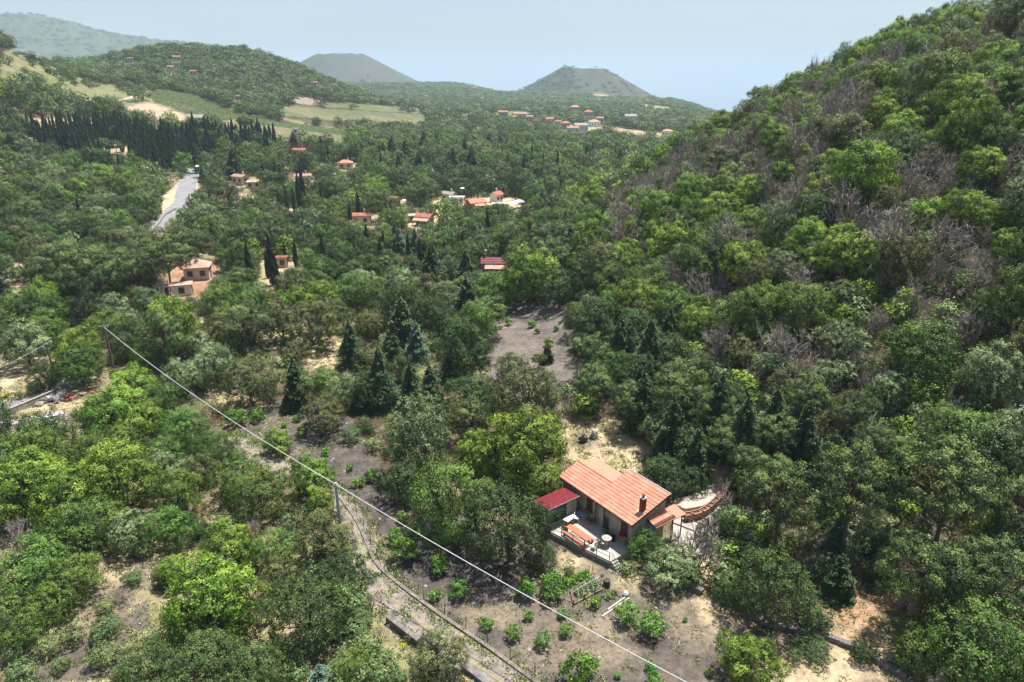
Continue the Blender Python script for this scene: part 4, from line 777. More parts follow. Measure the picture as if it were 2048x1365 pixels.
# terrace
tp = [L2W(*q)[:2] for q in ((6.78, -3.95), (.1, -2.35), (.1, .36), (6.78, .36))]
tag(MB().prism(tp[::-1], -.3, FL).build('terrace_slab', MT['conc']), kind='structure')
te = empty('terrace_wall_shade_facing', L2W(6.78, -3.97, 0), 0, 'stone facing on the terrace front wall, coloured dark to stand for its shade', 'wall'); w0, w1 = Vector(L2W(6.78, -3.97)), Vector(L2W(.1, -2.37)); tt_ = w1-w0; aa_ = atan2(tt_.y, tt_.x)  # dark stone facing added so the terrace front wall reads as shaded
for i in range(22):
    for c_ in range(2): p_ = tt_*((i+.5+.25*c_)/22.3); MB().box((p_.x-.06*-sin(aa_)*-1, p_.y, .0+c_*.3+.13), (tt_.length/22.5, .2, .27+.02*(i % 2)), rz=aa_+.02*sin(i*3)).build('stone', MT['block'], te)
fr_ = empty('terrace_railing', (O2[0], O2[1], FL), RZ, 'dark iron railing with two bars along the front edge of the concrete terrace', 'railing')
def ed(s): return (s, -(-2.41-(s-.15)*1.6/6.6+.08))
PS = [6.35, 5.15, 3.95, 2.75, 1.5, .2]
for s_ in PS: e_ = ed(s_); MB().tube([(e_[0], e_[1], 0), (e_[0], e_[1], .85)], .035, 6).build('post', MT['iron'], fr_)
for z_ in (.84, .42): a_, b_ = ed(6.7), ed(.2); MB().tube([(*a_, z_), (*b_, z_)], .025, 5).build('rail', MT['iron'], fr_)
st_ = empty('garden_steps', (O2[0], O2[1], 0), RZ, 'short flight of pale steps with handrails at the right corner of the terrace', 'steps')
for i in range(4): MB().box((-.03-.22*i, 1.9, (FL-.15*(i+1))/2-.05), (.215, .65, FL-.15*(i+1)+.1)).build('step', MT['conc'], st_)
for yy in (1.55, 2.25):
    MB().tube([(.1, yy, FL+.85), (-.9, yy, .85)], .022, 5).tube([(.1, yy, FL+.45), (-.9, yy, .45)], .018, 5).tube([(-.9, yy, -.1), (-.9, yy, .87)], .03, 5).build('handrail', MT['iron'], st_)
# picnic table and benches
def local_thing(name, s, d, z, rz=0, **k): return empty(name, L2W(s, d, z), RZ+rz, **k)
tb = local_thing('picnic_table', 4.0, -2.55, FL, .05, label='long orange wooden table on the sunny terrace', cat='table')
for i in range(4): MB().box((0, -.24+i*.16, .74), (2.7, .14, .04)).build('plank', MT['wood'], tb)
for sx in (-1.1, 1.1):
    MB().box((sx, 0, .69), (.08, .62, .05)).build('cross_bar', MT['wood'], tb)
    for sy in (-.3, .3): MB().box((sx, sy, .33), (.07, .07, .67)).build('leg', MT['wood'], tb)
for k, (yy, lb) in enumerate(((.6, 'long orange wooden bench on the railing side of the table'), (-.6, 'long orange wooden bench on the house side of the table'))):
    bn = local_thing('bench', 4.0+.05*yy, -2.55-yy, FL, .05, label=lb, cat='bench', group='benches at the terrace table')
    for i in range(2): MB().box((0, -.07+i*.14, .43), (2.6, .12, .04)).build('plank', MT['wood'], bn)
    for sx in (-1.1, 1.1): MB().box((sx, 0, .2), (.06, .3, .41)).build('leg', MT['wood'], bn)
def chair(s, d, rz, label, mat):
    c = local_thing('chair', s, d, FL, rz, label=label, cat='chair')
    MB().box((0, 0, .43), (.44, .44, .04)).build('seat', mat, c); MB().box((0, .2, .68), (.42, .035, .42)).build('backrest', mat, c)
    for sx in (-.19, .19):
        for sy in (-.19, .19): MB().box((sx, sy, .2), (.04, .04, .41)).build('leg', mat, c)
chair(2.15, -2.35, 1.7, 'white plastic chair at the right end of the orange table', MT['white'])
chair(6.1, -.95, -.9, 'white plastic chair beside the folding table by the shed', MT['white'])
wt = local_thing('folding_table', 6.15, -1.75, FL, .2, label='white folding table with things on it in front of the shed', cat='table')
MB().box((0, 0, .72), (.6, 1.3, .04)).build('table_top', MT['white'], wt)
for sy in (-.5, .5): MB().tube([(-.25, sy, 0), (.25, sy, .7)], .02, 5).tube([(.25, sy, 0), (-.25, sy, .7)], .02, 5).build('leg', MT['grey'], wt)
bb = local_thing('stone_table', 1.85, -1.15, FL, label='round grey pedestal table with pale top on the terrace', cat='table')
MB().lathe([(.3, 0), (.22, .1), (.17, .4), (.2, .78)], n=10).build('pedestal', MT['stone'], bb); MB().lathe([(.42, .78), (.45, .8), (.45, .86), (.40, .87)], n=14).build('table_top', MT['coping'], bb)
def pot(s, d, z, r_, label, pm, lm, w=None):
    p = empty('potted_plant', L2W(s, d, z) if w is None else w, 0, label, 'potted plant')
    MB().lathe([(r_*.65, 0), (r_, r_*1.4), (r_*1.08, r_*1.4), (r_*1.08, r_*1.6), (r_*.9, r_*1.6)], n=10).build('pot', pm, p)
    rr_ = np.random.default_rng(int(abs(s*100+d*37))); Pp = rr_.normal(0, 1, (70, 3))*[r_*.8, r_*.8, r_*.6]+[0, 0, r_*2.2]; V, F_ = cards(rr_, Pp, unit(rr_.normal(0, 1, (70, 3))+[0, 0, .6]), np.full(70, r_*.7))
    link('plant', np_mesh('plant', V, F_, [lm]), p)
pot(2.1, -1.75, FL, .16, 'white pot with a small plant beside the stone table', MT['white'], MT['leaf'])
pot(2.5, -1.55, FL, .14, 'small white pot left of the stone table', MT['white'], MT['leaf'])
pot(5.75, -2.55, FL, .2, 'terracotta pot with orange rim near the folding table', MT['pot'], MT['leaf'])
pot(1.2, .05, FL+.6, .22, 'red flowering plant under the front right window', MT['pot'], MT['red'])
pot(2.75, -.35, FL, .22, 'leafy pot on the terrace edge of the house shadow', MT['pot'], MT['leaf'])
pot(7.6 if False else 5.0, -.1, FL, .18, 'dark leafy pot by the drainpipe', MT['pot'], MT['leaf'])
bgm = MB(); 
for q in ((2.2, -.05, .28), (2.55, -.12, .22), (1.95, -.2, .2)): bgm.lathe([(q[2]*.8, 0), (q[2], q[2]*.6), (q[2]*.7, q[2]*1.4), (.03, q[2]*1.8)], (q[0], -q[1], 0), 8)
b0 = local_thing('rubbish_bags', 0, 0, FL, label='dark heap of bags against the wall between door and window', cat='bags'); bgm.build('bag', MT['black'], b0)
bx_ = local_thing('storage_box', 6.2, -.15, FL, .1, label='blue-grey storage box in the shade by the left window', cat='box')
MB().box((0, 0, .25), (1.0, .45, .5)).build('box_body', MT['grey'], bx_); MB().box((0, 0, .52), (1.04, .49, .05)).build('lid', MT['grey'], bx_)
# ---------------------------------------------------------------- yard, planters and pergola right of the house
def drape(name, pts, width, mat, dz=.03, n=None, label=None, kindv='structure', wj=0):
    P = [np.array(p, float) for p in pts]; out = []
    for i in range(len(P)-1):
        m = max(2, int(np.linalg.norm(P[i+1]-P[i])/1.2)); out += [P[i]+(P[i+1]-P[i])*k/m for k in range(m)]
    out.append(P[-1]); out = np.array(out)
    for _ in range(3): out[1:-1] = (out[:-2]+out[1:-1]*2+out[2:])/4
    tt = unit(np.gradient(out, axis=0)); nn = np.stack([-tt[:, 1], tt[:, 0]], 1); w = np.interp(np.arange(len(out)), np.linspace(0, len(out)-1, len(width)), width) if hasattr(width, '__len__') else np.full(len(out), width)
    off = np.linspace(-.5, .5, 7); X_ = out[:, None, 0]+nn[:, None, 0]*w[:, None]*off; Y_ = out[:, None, 1]+nn[:, None, 1]*w[:, None]*off
    X_[:, 0] += rng.normal(0, wj, len(out)); X_[:, -1] += rng.normal(0, wj, len(out))
    Z_ = H(X_, Y_)+dz; V = np.stack([X_, Y_, Z_], -1).reshape(-1, 3); idx_ = np.arange(len(V)).reshape(len(out), 7)
    F_ = np.stack([idx_[:-1, :-1], idx_[:-1, 1:], idx_[1:, 1:], idx_[1:, :-1]], -1).reshape(-1, 4)[:, ::-1]
    nz = np.cross(V[F_[0, 1]]-V[F_[0, 0]], V[F_[0, 3]]-V[F_[0, 0]])[2]
    if nz < 0: F_ = F_[:, ::-1]
    o_ = link(name, np_mesh(name, V, F_, [mat])); tag(o_, label, kind=kindv); return o_, out, nn, w
G2 = lambda a, b_: np.array(ground(a, b_)[:2])
def sheet(name, pix, mat, z=None, dz=.05):
    pts = [(ground(a, b_) if z is None else at_z(a, b_, z)) for a, b_ in pix]
    if z is None: V = [(p[0], p[1], p[2]+dz) for p in pts]; me = bpy.data.meshes.new(name); me.from_pydata(V, [], [tuple(range(len(V)))]); me.materials.append(mat); o_ = link(name, me)
    else: o_ = MB().prism([(p[0], p[1]) for p in pts][::-1], z-.5, z).build(name, mat)
    return tag(o_, kind='structure')
MT['pipe'] = M('grey plastic pipe', (.42, .45, .40), .5, .1)
MT['yard'] = M('pale gravel paving', (.40, .35, .29), .95, .15, 2, .2)
MT['gravel'] = M('white gravel', (.33, .305, .27), .95, .3, 3, .3)
sheet('paved_yard', [(1352, 1012), (1372, 1018), (1405, 1012), (1436, 994), (1452, 968), (1446, 940), (1415, 938), (1392, 965), (1385, 990), (1348, 1000)], MT['yard'], .45)
sheet('gravel_court', [(1352, 1040), (1372, 1030), (1410, 1024), (1436, 1004), (1448, 1015), (1430, 1060), (1440, 1100), (1400, 1110), (1345, 1085)], MT['gravel'], .12)
pw = [at_z(*q, .9) for q in ((1369, 1028), (1384, 1026), (1400, 1022), (1413, 1015), (1425, 1005), (1436, 995), (1445, 985))]
for i in range(len(pw)-1):
    a_, b_ = Vector(pw[i]), Vector(pw[i+1]); m_ = (a_+b_)/2; L_ = (b_-a_).length; ang = atan2(b_.y-a_.y, b_.x-a_.x)
    e_ = empty('planter_box', (m_.x, m_.y, .1), ang, f'terracotta planter trough on the curved wall, {ORD[i]} from the porch canopy', 'planter', 'planters on the curved yard wall')
    for yy in (-.25, .25): MB().box((0, yy, .55), (L_*1.0, .1, .5)).build('side_board', MT['pot'], e_)
    for xx in (-L_/2+.03, L_/2-.03): MB().box((xx, 0, .55), (.1, .4, .48)).build('end_board', MT['pot'], e_)
    MB().box((0, 0, .45), (L_*.9, .38, .4)).build('soil', BARK, e_)
MT['wallb'] = MT['stone']
cw, _, _, _ = drape('curb', [(-300, 10), (-301, 11)], 1, MT['stone']) if False else (None,)*4
pb = MB()
for i in range(len(pw)-1):
    a_, b_ = pw[i], pw[i+1]; pb.add([(a_[0], a_[1], -.3), (b_[0], b_[1], -.3), (b_[0], b_[1], .38), (a_[0], a_[1], .38), (a_[0]+.12, a_[1]-.3, -.3), (b_[0]+.12, b_[1]-.3, -.3), (b_[0]+.12, b_[1]-.3, .38), (a_[0]+.12, a_[1]-.3, .38)], [(0, 1, 2, 3), (7, 6, 5, 4), (3, 2, 6, 7), (0, 3, 7, 4), (1, 5, 6, 2)])
tag(pb.build('curved_yard_wall', MT['brick']), 'low curved dark red brick wall holding up the paved yard', 'wall')
pg = empty('pergola', (0, 0, 0), 0, 'open pergola of thin dark beams over the gravel court right of the house', 'pergola')
for (a_, b_) in (((1356, 1031), (1406, 1049)), ((1383, 1028), (1418, 1040)), ((1403, 1022), (1430, 1031)), ((1414, 1012), (1440, 1021)), ((1345, 1046), (1390, 1063))):
    p0, p1 = at_z(*a_, 2.3), at_z(*b_, 2.3); MB().tube([p0, p1], .06, 4).build('beam', MT['iron'], pg)
for q in ((1364, 1033), (1418, 1040), (1430, 1030)): p0 = at_z(*q, 2.28); MB().tube([(p0[0], p0[1], -.1), p0], .06, 5).build('post', MT['iron'], pg)
for k, (a, b_) in enumerate(((1166, 884), (1188, 876))):
    g_ = ground(a, b_); e_ = empty('garden_ornament', (g_[0], g_[1], g_[2]), .5*k, ('dark hollow stump with pale cap at the lawn edge' if k == 0 else 'pale twisted stump right of the dark one at the lawn edge'), 'stump')
    rr_ = np.random.default_rng(5+k); mb_ = MB()
    mb_.lathe([(.42, 0), (.5, .35), (.33, .8), (.2, 1.0)], n=9); mb_.v = [(v[0]*(1+.25*sin(3*i)), v[1]*(1+.2*cos(5*i)), v[2]) for i, v in enumerate(mb_.v)]
    mb_.build('stump_body', MT['iron'] if k == 0 else MT['stone'], e_)
    for j in range(5): a2 = j*1.3+k; MB().tube([(.15*cos(a2), .15*sin(a2), .7), (.45*cos(a2), .45*sin(a2), .95+.15*sin(j)), (.6*cos(a2), .6*sin(a2), .8)], [.09, .07, .04], 5).build('root', MT['coping'], e_)
# ---------------------------------------------------------------- kitchen garden
def ridge_hedge(name, a_, b_, w, h_, label, n=500, cat='crop row', col='S'):
    p0, p1 = np.array(ground(*a_)[:3]), np.array(ground(*b_)[:3]); rr_ = np.random.default_rng(int(a_[0])); t_ = rr_.uniform(0, 1, n); q = rr_.normal(0, 1, n)*w*.3
    d_ = (p1-p0)[:2]; d_ /= np.linalg.norm(d_); P = p0+(p1-p0)*t_[:, None]; P[:, 0] += -d_[1]*q; P[:, 1] += d_[0]*q; P[:, 2] = H(P[:, 0], P[:, 1])+rr_.uniform(.02, 1, n)*h_*np.exp(-(q/w)**2*2)
    V, F_ = cards(rr_, P, unit(rdir(rr_, n)+np.array([0, 0, .7])), np.full(n, .16)); o_ = link(name, np_mesh(name, V, F_, [LM[col]], {'tint': np.repeat(rr_.uniform(.2, .9, n), 4)})); tag(o_, label, kind='stuff'); return o_
ridge_hedge('crop_row', (1131, 1172), (1177, 1152), .9, .6, 'dense green crop row along the upper edge of the vegetable beds', 900, col='F')
ridge_hedge('crop_row', (1150, 1192), (1195, 1167), 1.1, .35, 'low green crops inside the white pipe frame', 500)
ridge_hedge('low_crops', (1210, 1200), (1232, 1186), .7, .3, 'sparse low plants in the dark soil right of the pipe frame', 160)
MT.setdefault('pipe', None)
bd = empty('vegetable_bed', (0, 0, 0), 0, 'rectangular vegetable bed edged with timber and crossed by white pipes', 'vegetable bed')
cs = [ground(*q)[:3] for q in ((1142, 1184), (1147, 1211), (1211, 1178), (1186, 1156))]
for i in range(4):
    a_, b_ = cs[i], cs[(i+1) % 4]; MB().tube([(a_[0], a_[1], a_[2]+.15), (b_[0], b_[1], b_[2]+.15)], .07, 4).build('edging_board', MT['polew'], bd)
for f_ in (.18, .34, .5, .66, .82):
    a_ = [cs[0][j]*(1-f_)+cs[3][j]*f_ for j in range(3)]; b_ = [cs[1][j]*(1-f_)+cs[2][j]*f_ for j in range(3)]
    MB().tube([(a_[0]+(b_[0]-a_[0])*u, a_[1]+(b_[1]-a_[1])*u, a_[2]+.2+.5*sin(pi*u)) for u in np.linspace(0, 1, 7)], .016, 5).build('hoop', MT['pipe'], bd)
m0 = [(cs[0][j]+cs[1][j])/2 for j in range(3)]; m1 = [(cs[2][j]+cs[3][j])/2 for j in range(3)]
MB().tube([(m0[0], m0[1], m0[2]+.72), (m1[0], m1[1], m1[2]+.72)], .02, 5).build('ridge_pipe', MT['pipe'], bd)
for i, (f0, z_) in enumerate(((.0, .9), (.33, .9), (.66, .9), (1, .9))):
    a_ = [cs[1][j]*(1-f0)+cs[2][j]*f0 for j in range(3)]; MB().box((a_[0], a_[1], a_[2]+.25), (.09, .09, .6)).build('stake', MT['iron'], bd)
p0, p1 = ground(1202, 1233), ground(1256, 1196); c_ = [(p0[j]+p1[j])/2 for j in range(3)]; e_ = empty('plank_stack', (c_[0], c_[1], c_[2]), atan2(p1[1]-p0[1], p1[0]-p0[0]), 'long pale planks lying on the dark soil beside the vegetable beds', 'planks')
L_ = math.hypot(p1[0]-p0[0], p1[1]-p0[1])
for k in range(2): MB().box((k*.4, -.12+k*.24, .08), (L_-k, .14, .06), rz=.02*k).build('plank', MT['board'], e_)
p0 = ground(1251, 1192); e_ = empty('white_barrel', p0[:3], 0, 'small white round container at the end of the pale planks', 'container'); MB().lathe([(.1, 0), (.22, .08), (.25, .25), (.15, .42), (.05, .45)], n=12).build('barrel_body', MT['white'], e_)
p0 = ground(1213, 1174); e_ = empty('dark_drum', p0[:3], 0, 'dark drum at the right end of the pipe-framed bed', 'drum'); MB().lathe([(.28, 0), (.3, .05), (.3, .6), (.27, .65)], n=12).build('drum_body', MT['black'], e_); MB().lathe([(.28, .66), (.28, .7), (.1, .72)], n=12).build('lid', MT['iron'], e_)
for k, (a, b_, hh) in enumerate(((1177, 1152, 1.1), (1184, 1148, .9), (1127, 1160, 1.3), (1186, 1166, 1.0), (1190, 1222, .8))):
    p0 = ground(a, b_); tag(MB().tube([p0[:3], (p0[0]+.05, p0[1], p0[2]+hh)], .03, 5).build('garden_stake', MT['polew']), f'thin upright garden stake near the vegetable beds, {ORD[k]} in the group', 'stake', 'garden stakes')
# ---------------------------------------------------------------- track, roads, walls, fences
trk, mid_, nn_, ww_ = drape('track', [G2(*q) for q in ((455, 878), (520, 912), (600, 958), (655, 985), (700, 1030), (722, 1080), (738, 1140), (790, 1205), (860, 1262), (930, 1315), (1010, 1370), (1080, 1420))], [2.4, 2.4, 2.2, 2.0, 2.1, 2.2, 2.4, 2.5, 2.6, 2.6], M('packed ash track', (.21, .18, .155), .95, .4, 1.1, .4), .035, wj=.22)
for sgn, wd, nm in ((0, .7, 'grass_strip'),):
    X_ = mid_; w_j = .5+.5*fbm(X_[:, 0], X_[:, 1], 5); drape(nm, mid_[::2], ([.5, .2, .6, .1, .55, .3, .6, .2]), M('dry grass strip', (.27, .235, .16), .95, .3, 3, .4, col2=(.17, .165, .10)), .05, wj=.14)
drape('paved_road', [G2(*q) for q in ((300, 468), (318, 446), (345, 428), (372, 405), (372, 380), (380, 352), (394, 336))], [4.5, 5.5, 6.5, 7, 6, 5, 4], MT['asphp'], .05)
drape('side_road', [G2(*q) for q in ((-60, 848), (0, 822), (50, 808), (100, 788), (140, 770), (160, 755))], 3.6, MT['asph'], .04)
drape('lane', [G2(*q) for q in ((-40, 655), (0, 637), (30, 615), (60, 600))], 5, MT['asphp'], .05)
drape('hill_path', [G2(*q) for q in ((215, 202), (262, 196), (290, 190), (305, 178))], 2.0, MT['yard'], .06)
drape('yard_lane', [G2(*q) for q in ((112, 752), (135, 750), (150, 735))], 4, MT['yard'], .06)
def block_wall(name, pix, label, h_=.6, th=.35, stone=.42, mat=MT['block'], cap=None, cat='wall', courses=2, maxn=280):
    """a wall of separate stones along a line on the ground"""
    P = [G2(*q) for q in pix]; e_ = empty(name, (P[0][0], P[0][1], float(H(*P[0]))), 0, label, cat); ms = []
    for v in range(4):
        mb_ = MB(); rr_ = random.Random(v); j = lambda: rr_.uniform(.86, 1.0)
        mb_.box((0, 0, 0), (1, 1, 1)); mb_.v = [(x_*j(), y_*j(), z_*j()) for x_, y_, z_ in mb_.v]; ms.append(mb_.mesh('stone', mat))
    ox, oy, oz = e_.location; n_ = 0
    for i in range(len(P)-1):
        d_ = P[i+1]-P[i]; L_ = np.linalg.norm(d_); k = max(1, int(L_/stone)); an = atan2(d_[1], d_[0])
        for c in range(courses):
            for q in range(k):
                if n_ >= maxn: break
                f_ = (q+.5+(c % 2)*.5)/k; p = P[i]+d_*min(f_, .999); hc = h_/courses
                o_ = link('stone', random.choice(ms), e_, (p[0]-ox, p[1]-oy, float(H(p[0], p[1]))-oz+hc*(c+.5)-.06), an+random.uniform(-.06, .06)); o_.scale = (L_/k*1.03, th*random.uniform(.85, 1.05), hc*random.uniform(.95, 1.1)); n_ += 1
    return e_
def plain_wall(name, pix, label, h_=.5, th=.25, mat=MT['stone'], cap=MT['coping'], cat='wall'):
    P = [G2(*q) for q in pix]; out = []
    for i in range(len(P)-1): m = max(2, int(np.linalg.norm(P[i+1]-P[i])/1.0)); out += [P[i]+(P[i+1]-P[i])*k/m for k in range(m)]
    out.append(P[-1]); out = np.array(out)
    for _ in range(2): out[1:-1] = (out[:-2]+out[1:-1]*2+out[2:])/4
    e_ = empty(name, (out[0][0], out[0][1], float(H(*out[0]))), 0, label, cat); o3 = np.array(e_.location)
    tt = unit(np.gradient(out, axis=0)); nn = np.stack([-tt[:, 1], tt[:, 0]], 1)
    def strip(w, z0, z1):
        V = []; F_ = []
        for p, n_ in zip(out, nn):
            zg = float(H(p[0], p[1])); a_ = p+n_*w/2; b_ = p-n_*w/2; V += [(a_[0], a_[1], zg+z0), (a_[0], a_[1], zg+z1), (b_[0], b_[1], zg+z1), (b_[0], b_[1], zg+z0)]
        for i in range(len(out)-1): F_ += [(4*i+k, 4*i+(k+1) % 4, 4*i+4+(k+1) % 4, 4*i+4+k) for k in range(4)]
        F_ += [(0, 1, 2, 3), tuple(4*len(out)-4+k for k in (3, 2, 1, 0))]
        m_ = MB(); m_.add([tuple(np.array(v)-o3) for v in V], F_); return m_
    strip(th, -.3, h_).build('wall_body', mat, e_)
    if cap: strip(th+.06, h_+.001, h_+.06).build('coping', cap, e_)
    return e_, out, nn
tw, tout, tnn = plain_wall('track_wall', [(677, 992), (708, 1033), (730, 1075), (742, 1110), (755, 1135), (800, 1172), (843, 1205), (905, 1248), (970, 1291), (1063, 1360), (1120, 1400)], 'long low weathered wall between the grassy track and the orchard', .16, .28, mat=M('weathered low wall', (.20, .17, .15), .95, .35, 1.5, .3), cap=None)
fe = empty('wire_fence', (tout[0][0], tout[0][1], 0), 0, 'wire fence on slim rusty posts along the orchard side of the track wall', 'fence'); fo = np.array(fe.location)
pm = MB().tube([(0, 0, -.1), (0, 0, 1.35)], .03, 5).mesh('post', MT['polew']); acc = 0; posts = []
for i in range(1, len(tout)):
    acc += np.linalg.norm(tout[i]-tout[i-1])
    if acc > 1.6: acc = 0; p = tout[i]+tnn[i]*.3*(1 if tnn[i][0] > 0 else -1); posts.append((p[0], p[1], float(H(*p))))
for p in posts: o_ = link('post', pm, fe, tuple(np.array(p)-fo)); o_.rotation_euler = (random.uniform(-.06, .06), random.uniform(-.06, .06), 0)
for z_ in (.45, .85, 1.25): MB().tube([tuple(np.array((p[0], p[1], p[2]+z_))-fo) for p in posts], .009, 3).build('wire', MT['grey'], fe)
plain_wall('roadside_wall', [(775, 1244), (808, 1270), (838, 1293)], 'short low grey wall left of the track, nearer the round-topped bush', .6, .3, MT['block'], MT['block'])
plain_wall('roadside_wall', [(925, 1338), (950, 1355), (985, 1385)], 'short low grey wall at the bottom edge left of the track', .4, .3, MT['block'], MT['block'])
block_wall('dry_stone_wall', [(1285, 1138), (1340, 1155), (1400, 1188)], 'low dark dry stone wall below the bushes in front of the gable end', .6, .5, .45)
block_wall('dry_stone_wall', [(1482, 1222), (1527, 1250), (1580, 1262), (1637, 1272), (1703, 1298), (1747, 1322), (1806, 1356), (1860, 1390)], 'long low lava stone wall between the orchard and the pine floor', .5, .45, .5)
block_wall('dry_stone_wall', [(538, 690), (590, 695), (640, 700), (668, 705)], 'thin grey stone wall across the dry grass clearing', .5, .4, .7, MT['stone'])
block_wall('dry_stone_wall', [(300, 468), (330, 432), (352, 420)], 'long low wall on the left verge of the paved road', .8, .5, 1.2, MT['stone'], maxn=90)
plain_wall('side_road_wall', [(-50, 862), (0, 839), (60, 813), (111, 791)], 'grey wall with pale coping along the side road at the left edge', .8, .2)
plain_wall('yard_wall', [(0, 552), (30, 545), (62, 556)], 'low pale wall beside the lattice pole at the left edge', .5, .3)
# slabs, rubble and boards in the left yard
sl0 = empty('concrete_slabs', G3 := ground(45, 843)[:3], .55, 'pale concrete slabs lying in the left yard below the side-road wall', 'slabs')
for i in range(6): MB().box((-3.6+i*1.45, .15*sin(i*2), .1), (1.38, 1.5+.3*cos(i), .12), rz=.05*sin(i*3)).build('slab', MT['coping'], sl0)
MB().box((3.2, -.9, .3), (2.6, .6, .12), rz=.12).build('slab', MT['white'], sl0)
rb = empty('rubble_pile', ground(115, 800)[:3], .5, 'heap of broken red and grey bricks beside the side-road wall', 'rubble'); rm = [MB().box((0, 0, 0), (.5, .3, .22)).mesh('brick', m_) for m_ in (MT['brick'], MT['stone'], MT['pot'], MT['block'])]
for i in range(110):
    x_ = random.gauss(0, 1.9); y_ = random.gauss(0, .55); o_ = link('brick', rm[2 if x_ > 1.2 and i % 2 else 0 if x_ > .8 else random.choice((1, 3, 1, 3))], rb, (x_, y_, max(.08, .55-abs(x_)*.16-abs(y_)*.3+random.uniform(-.15, .1))), random.uniform(0, 3)); o_.rotation_euler = (random.uniform(-.5, .5), random.uniform(-.5, .5), random.uniform(0, 3)); s_ = random.uniform(.7, 1.6); o_.scale = (s_, s_, s_)
bp_ = empty('board_pile', ground(130, 834)[:3], .35, 'loose grey boards on the dry ground left of the chestnut trees', 'boards')
for i in range(4): MB().box((i*.3-.5, i*.35-.5, .08+.06*i), (2.4-.3*i, .25, .05), rz=.15*i).build('board', MT['board'], bp_)
# ---------------------------------------------------------------- poles and cables
def pole(name, x_, y_, h_, mat, label, r0=.16, r1=.1, arm=False, cat='utility pole'):
    z_ = float(H(x_, y_)); e_ = empty(name, (x_, y_, z_), 0, label, cat)
    MB().tube([(0, 0, -.3), (0, 0, h_)], [r0, r1], 10).build('shaft', mat, e_)
    MB().box((0, 0, h_-.25), (.32, .32, .22)).build('bracket', MT['grey'], e_)
    if arm: MB().box((0, 0, h_-.05), (1.3, .1, .1), rz=.4).build('crossarm', MT['grey'], e_); [MB().lathe([(.04, 0), (.07, .06), (.04, .14)], (sx*cos(.4), sx*sin(.4), h_), 6).build('insulator', MT['white'], e_) for sx in (-.55, 0, .55)]
    return Vector((x_, y_, z_+h_))
g1 = ground(227, 737); t1 = pole('power_pole', g1[0], g1[1], 6.7, MT['polew'], 'weathered wooden power pole with crossarm standing by the bend of the track', .2, .13, arm=True)
q = at_z(671, 966, 7.3); t2 = pole('concrete_pole', q[0], q[1], 7.3-float(H(q[0], q[1])), MT['polec'], 'round grey concrete pole beside the track carrying the thick pale cable', .17, .12)
t3 = pole('concrete_pole', q[0]+1.62*(10.6-q[0]), q[1]+1.62*(31.1-q[1]), 6.6, MT['polec'], 'grey concrete pole outside the bottom right carrying the cable on')
g4 = ground(113, 767); t4 = pole('power_pole', g4[0], g4[1], 6.2, MT['polew'], 'leaning brown wooden pole at the side road near the left edge')
def cable(name, a_, b_, sag, r_, label, mat=MT['cable']):
    P = [a_.lerp(b_, u)-Vector((0, 0, 4*sag*u*(1-u))) for u in np.linspace(0, 1, 25)]; tag(MB().tube(P, r_, 5).build(name, mat), label, 'cable', 'overhead cables')
cable('overhead_cable', t1-Vector((0, 0, .25)), t2-Vector((0, 0, .15)), 1.0, .032, 'thick pale twisted cable from the wooden pole down to the concrete pole')
cable('overhead_cable', t2-Vector((0, 0, .15)), t3-Vector((0, 0, .15)), .9, .032, 'thick pale twisted cable crossing the orchard from the concrete pole to the bottom edge')
cable('overhead_cable', t4-Vector((0, 0, .2)), Vector(at_z(-60, 760, t4.z-.4)), .3, .022, 'upper thin wire running left from the leaning wooden pole', MT['grey'])
cable('overhead_cable', t4-Vector((0, 0, 2.2)), Vector(at_z(-60, 770, t4.z-3)), .2, .016, 'lower thin wire running left from the leaning wooden pole', MT['iron'])
g5 = ground(72, 572); e_ = empty('lattice_pole', g5[:3], 0, 'pale lattice pole with a raking strut at the left edge', 'pylon')
for sx, sy in ((-.25, -.25), (.25, -.25), (.25, .25), (-.25, .25)): MB().tube([(sx, sy, 0), (sx*.5, sy*.5, 4.2)], .05, 4).build('leg', MT['grey'], e_)
for i in range(6): MB().tube([(-.25+.02*i, -.25, i*.7), (.23-.02*i, -.25, (i+1)*.7)], .03, 4).build('brace', MT['grey'], e_)
MB().tube([(0, 0, 4.2), (-9, -2, .3)], .05, 4).build('strut', MT['grey'], e_)
LAMPS = [(398, 366, 6, 'tall thin street lamp at the top bend of the grey paved road'), (924, 404, 5, 'white solar lamp behind the white-porched house'), (866, 415, 4.5, 'white solar lamp between the orange pavilion and the white-porched house'), (808, 428, 4.5, 'white solar lamp right of the orange pavilion'), (728, 432, 4.5, 'white solar lamp behind the low red farmhouse'), (985, 385, 5, 'white solar lamp among trees beyond the red-gabled cottage')]
for a, b_, hh, lb in LAMPS:
    g_ = ground(a, b_); e_ = empty('street_lamp', g_[:3], 0, lb, 'street lamp', 'street lamps in the valley'); MB().tube([(0, 0, 0), (0, 0, hh)], .07, 6).build('lamp_post', MT['grey'], e_); MB().box((.3, 0, hh), (1.3, .8, .08), tilt=.5).build('panel', MT['white'], e_); MB().box((-.5, 0, hh-.15), (.6, .2, .1)).build('lamp_head', MT['white'], e_)
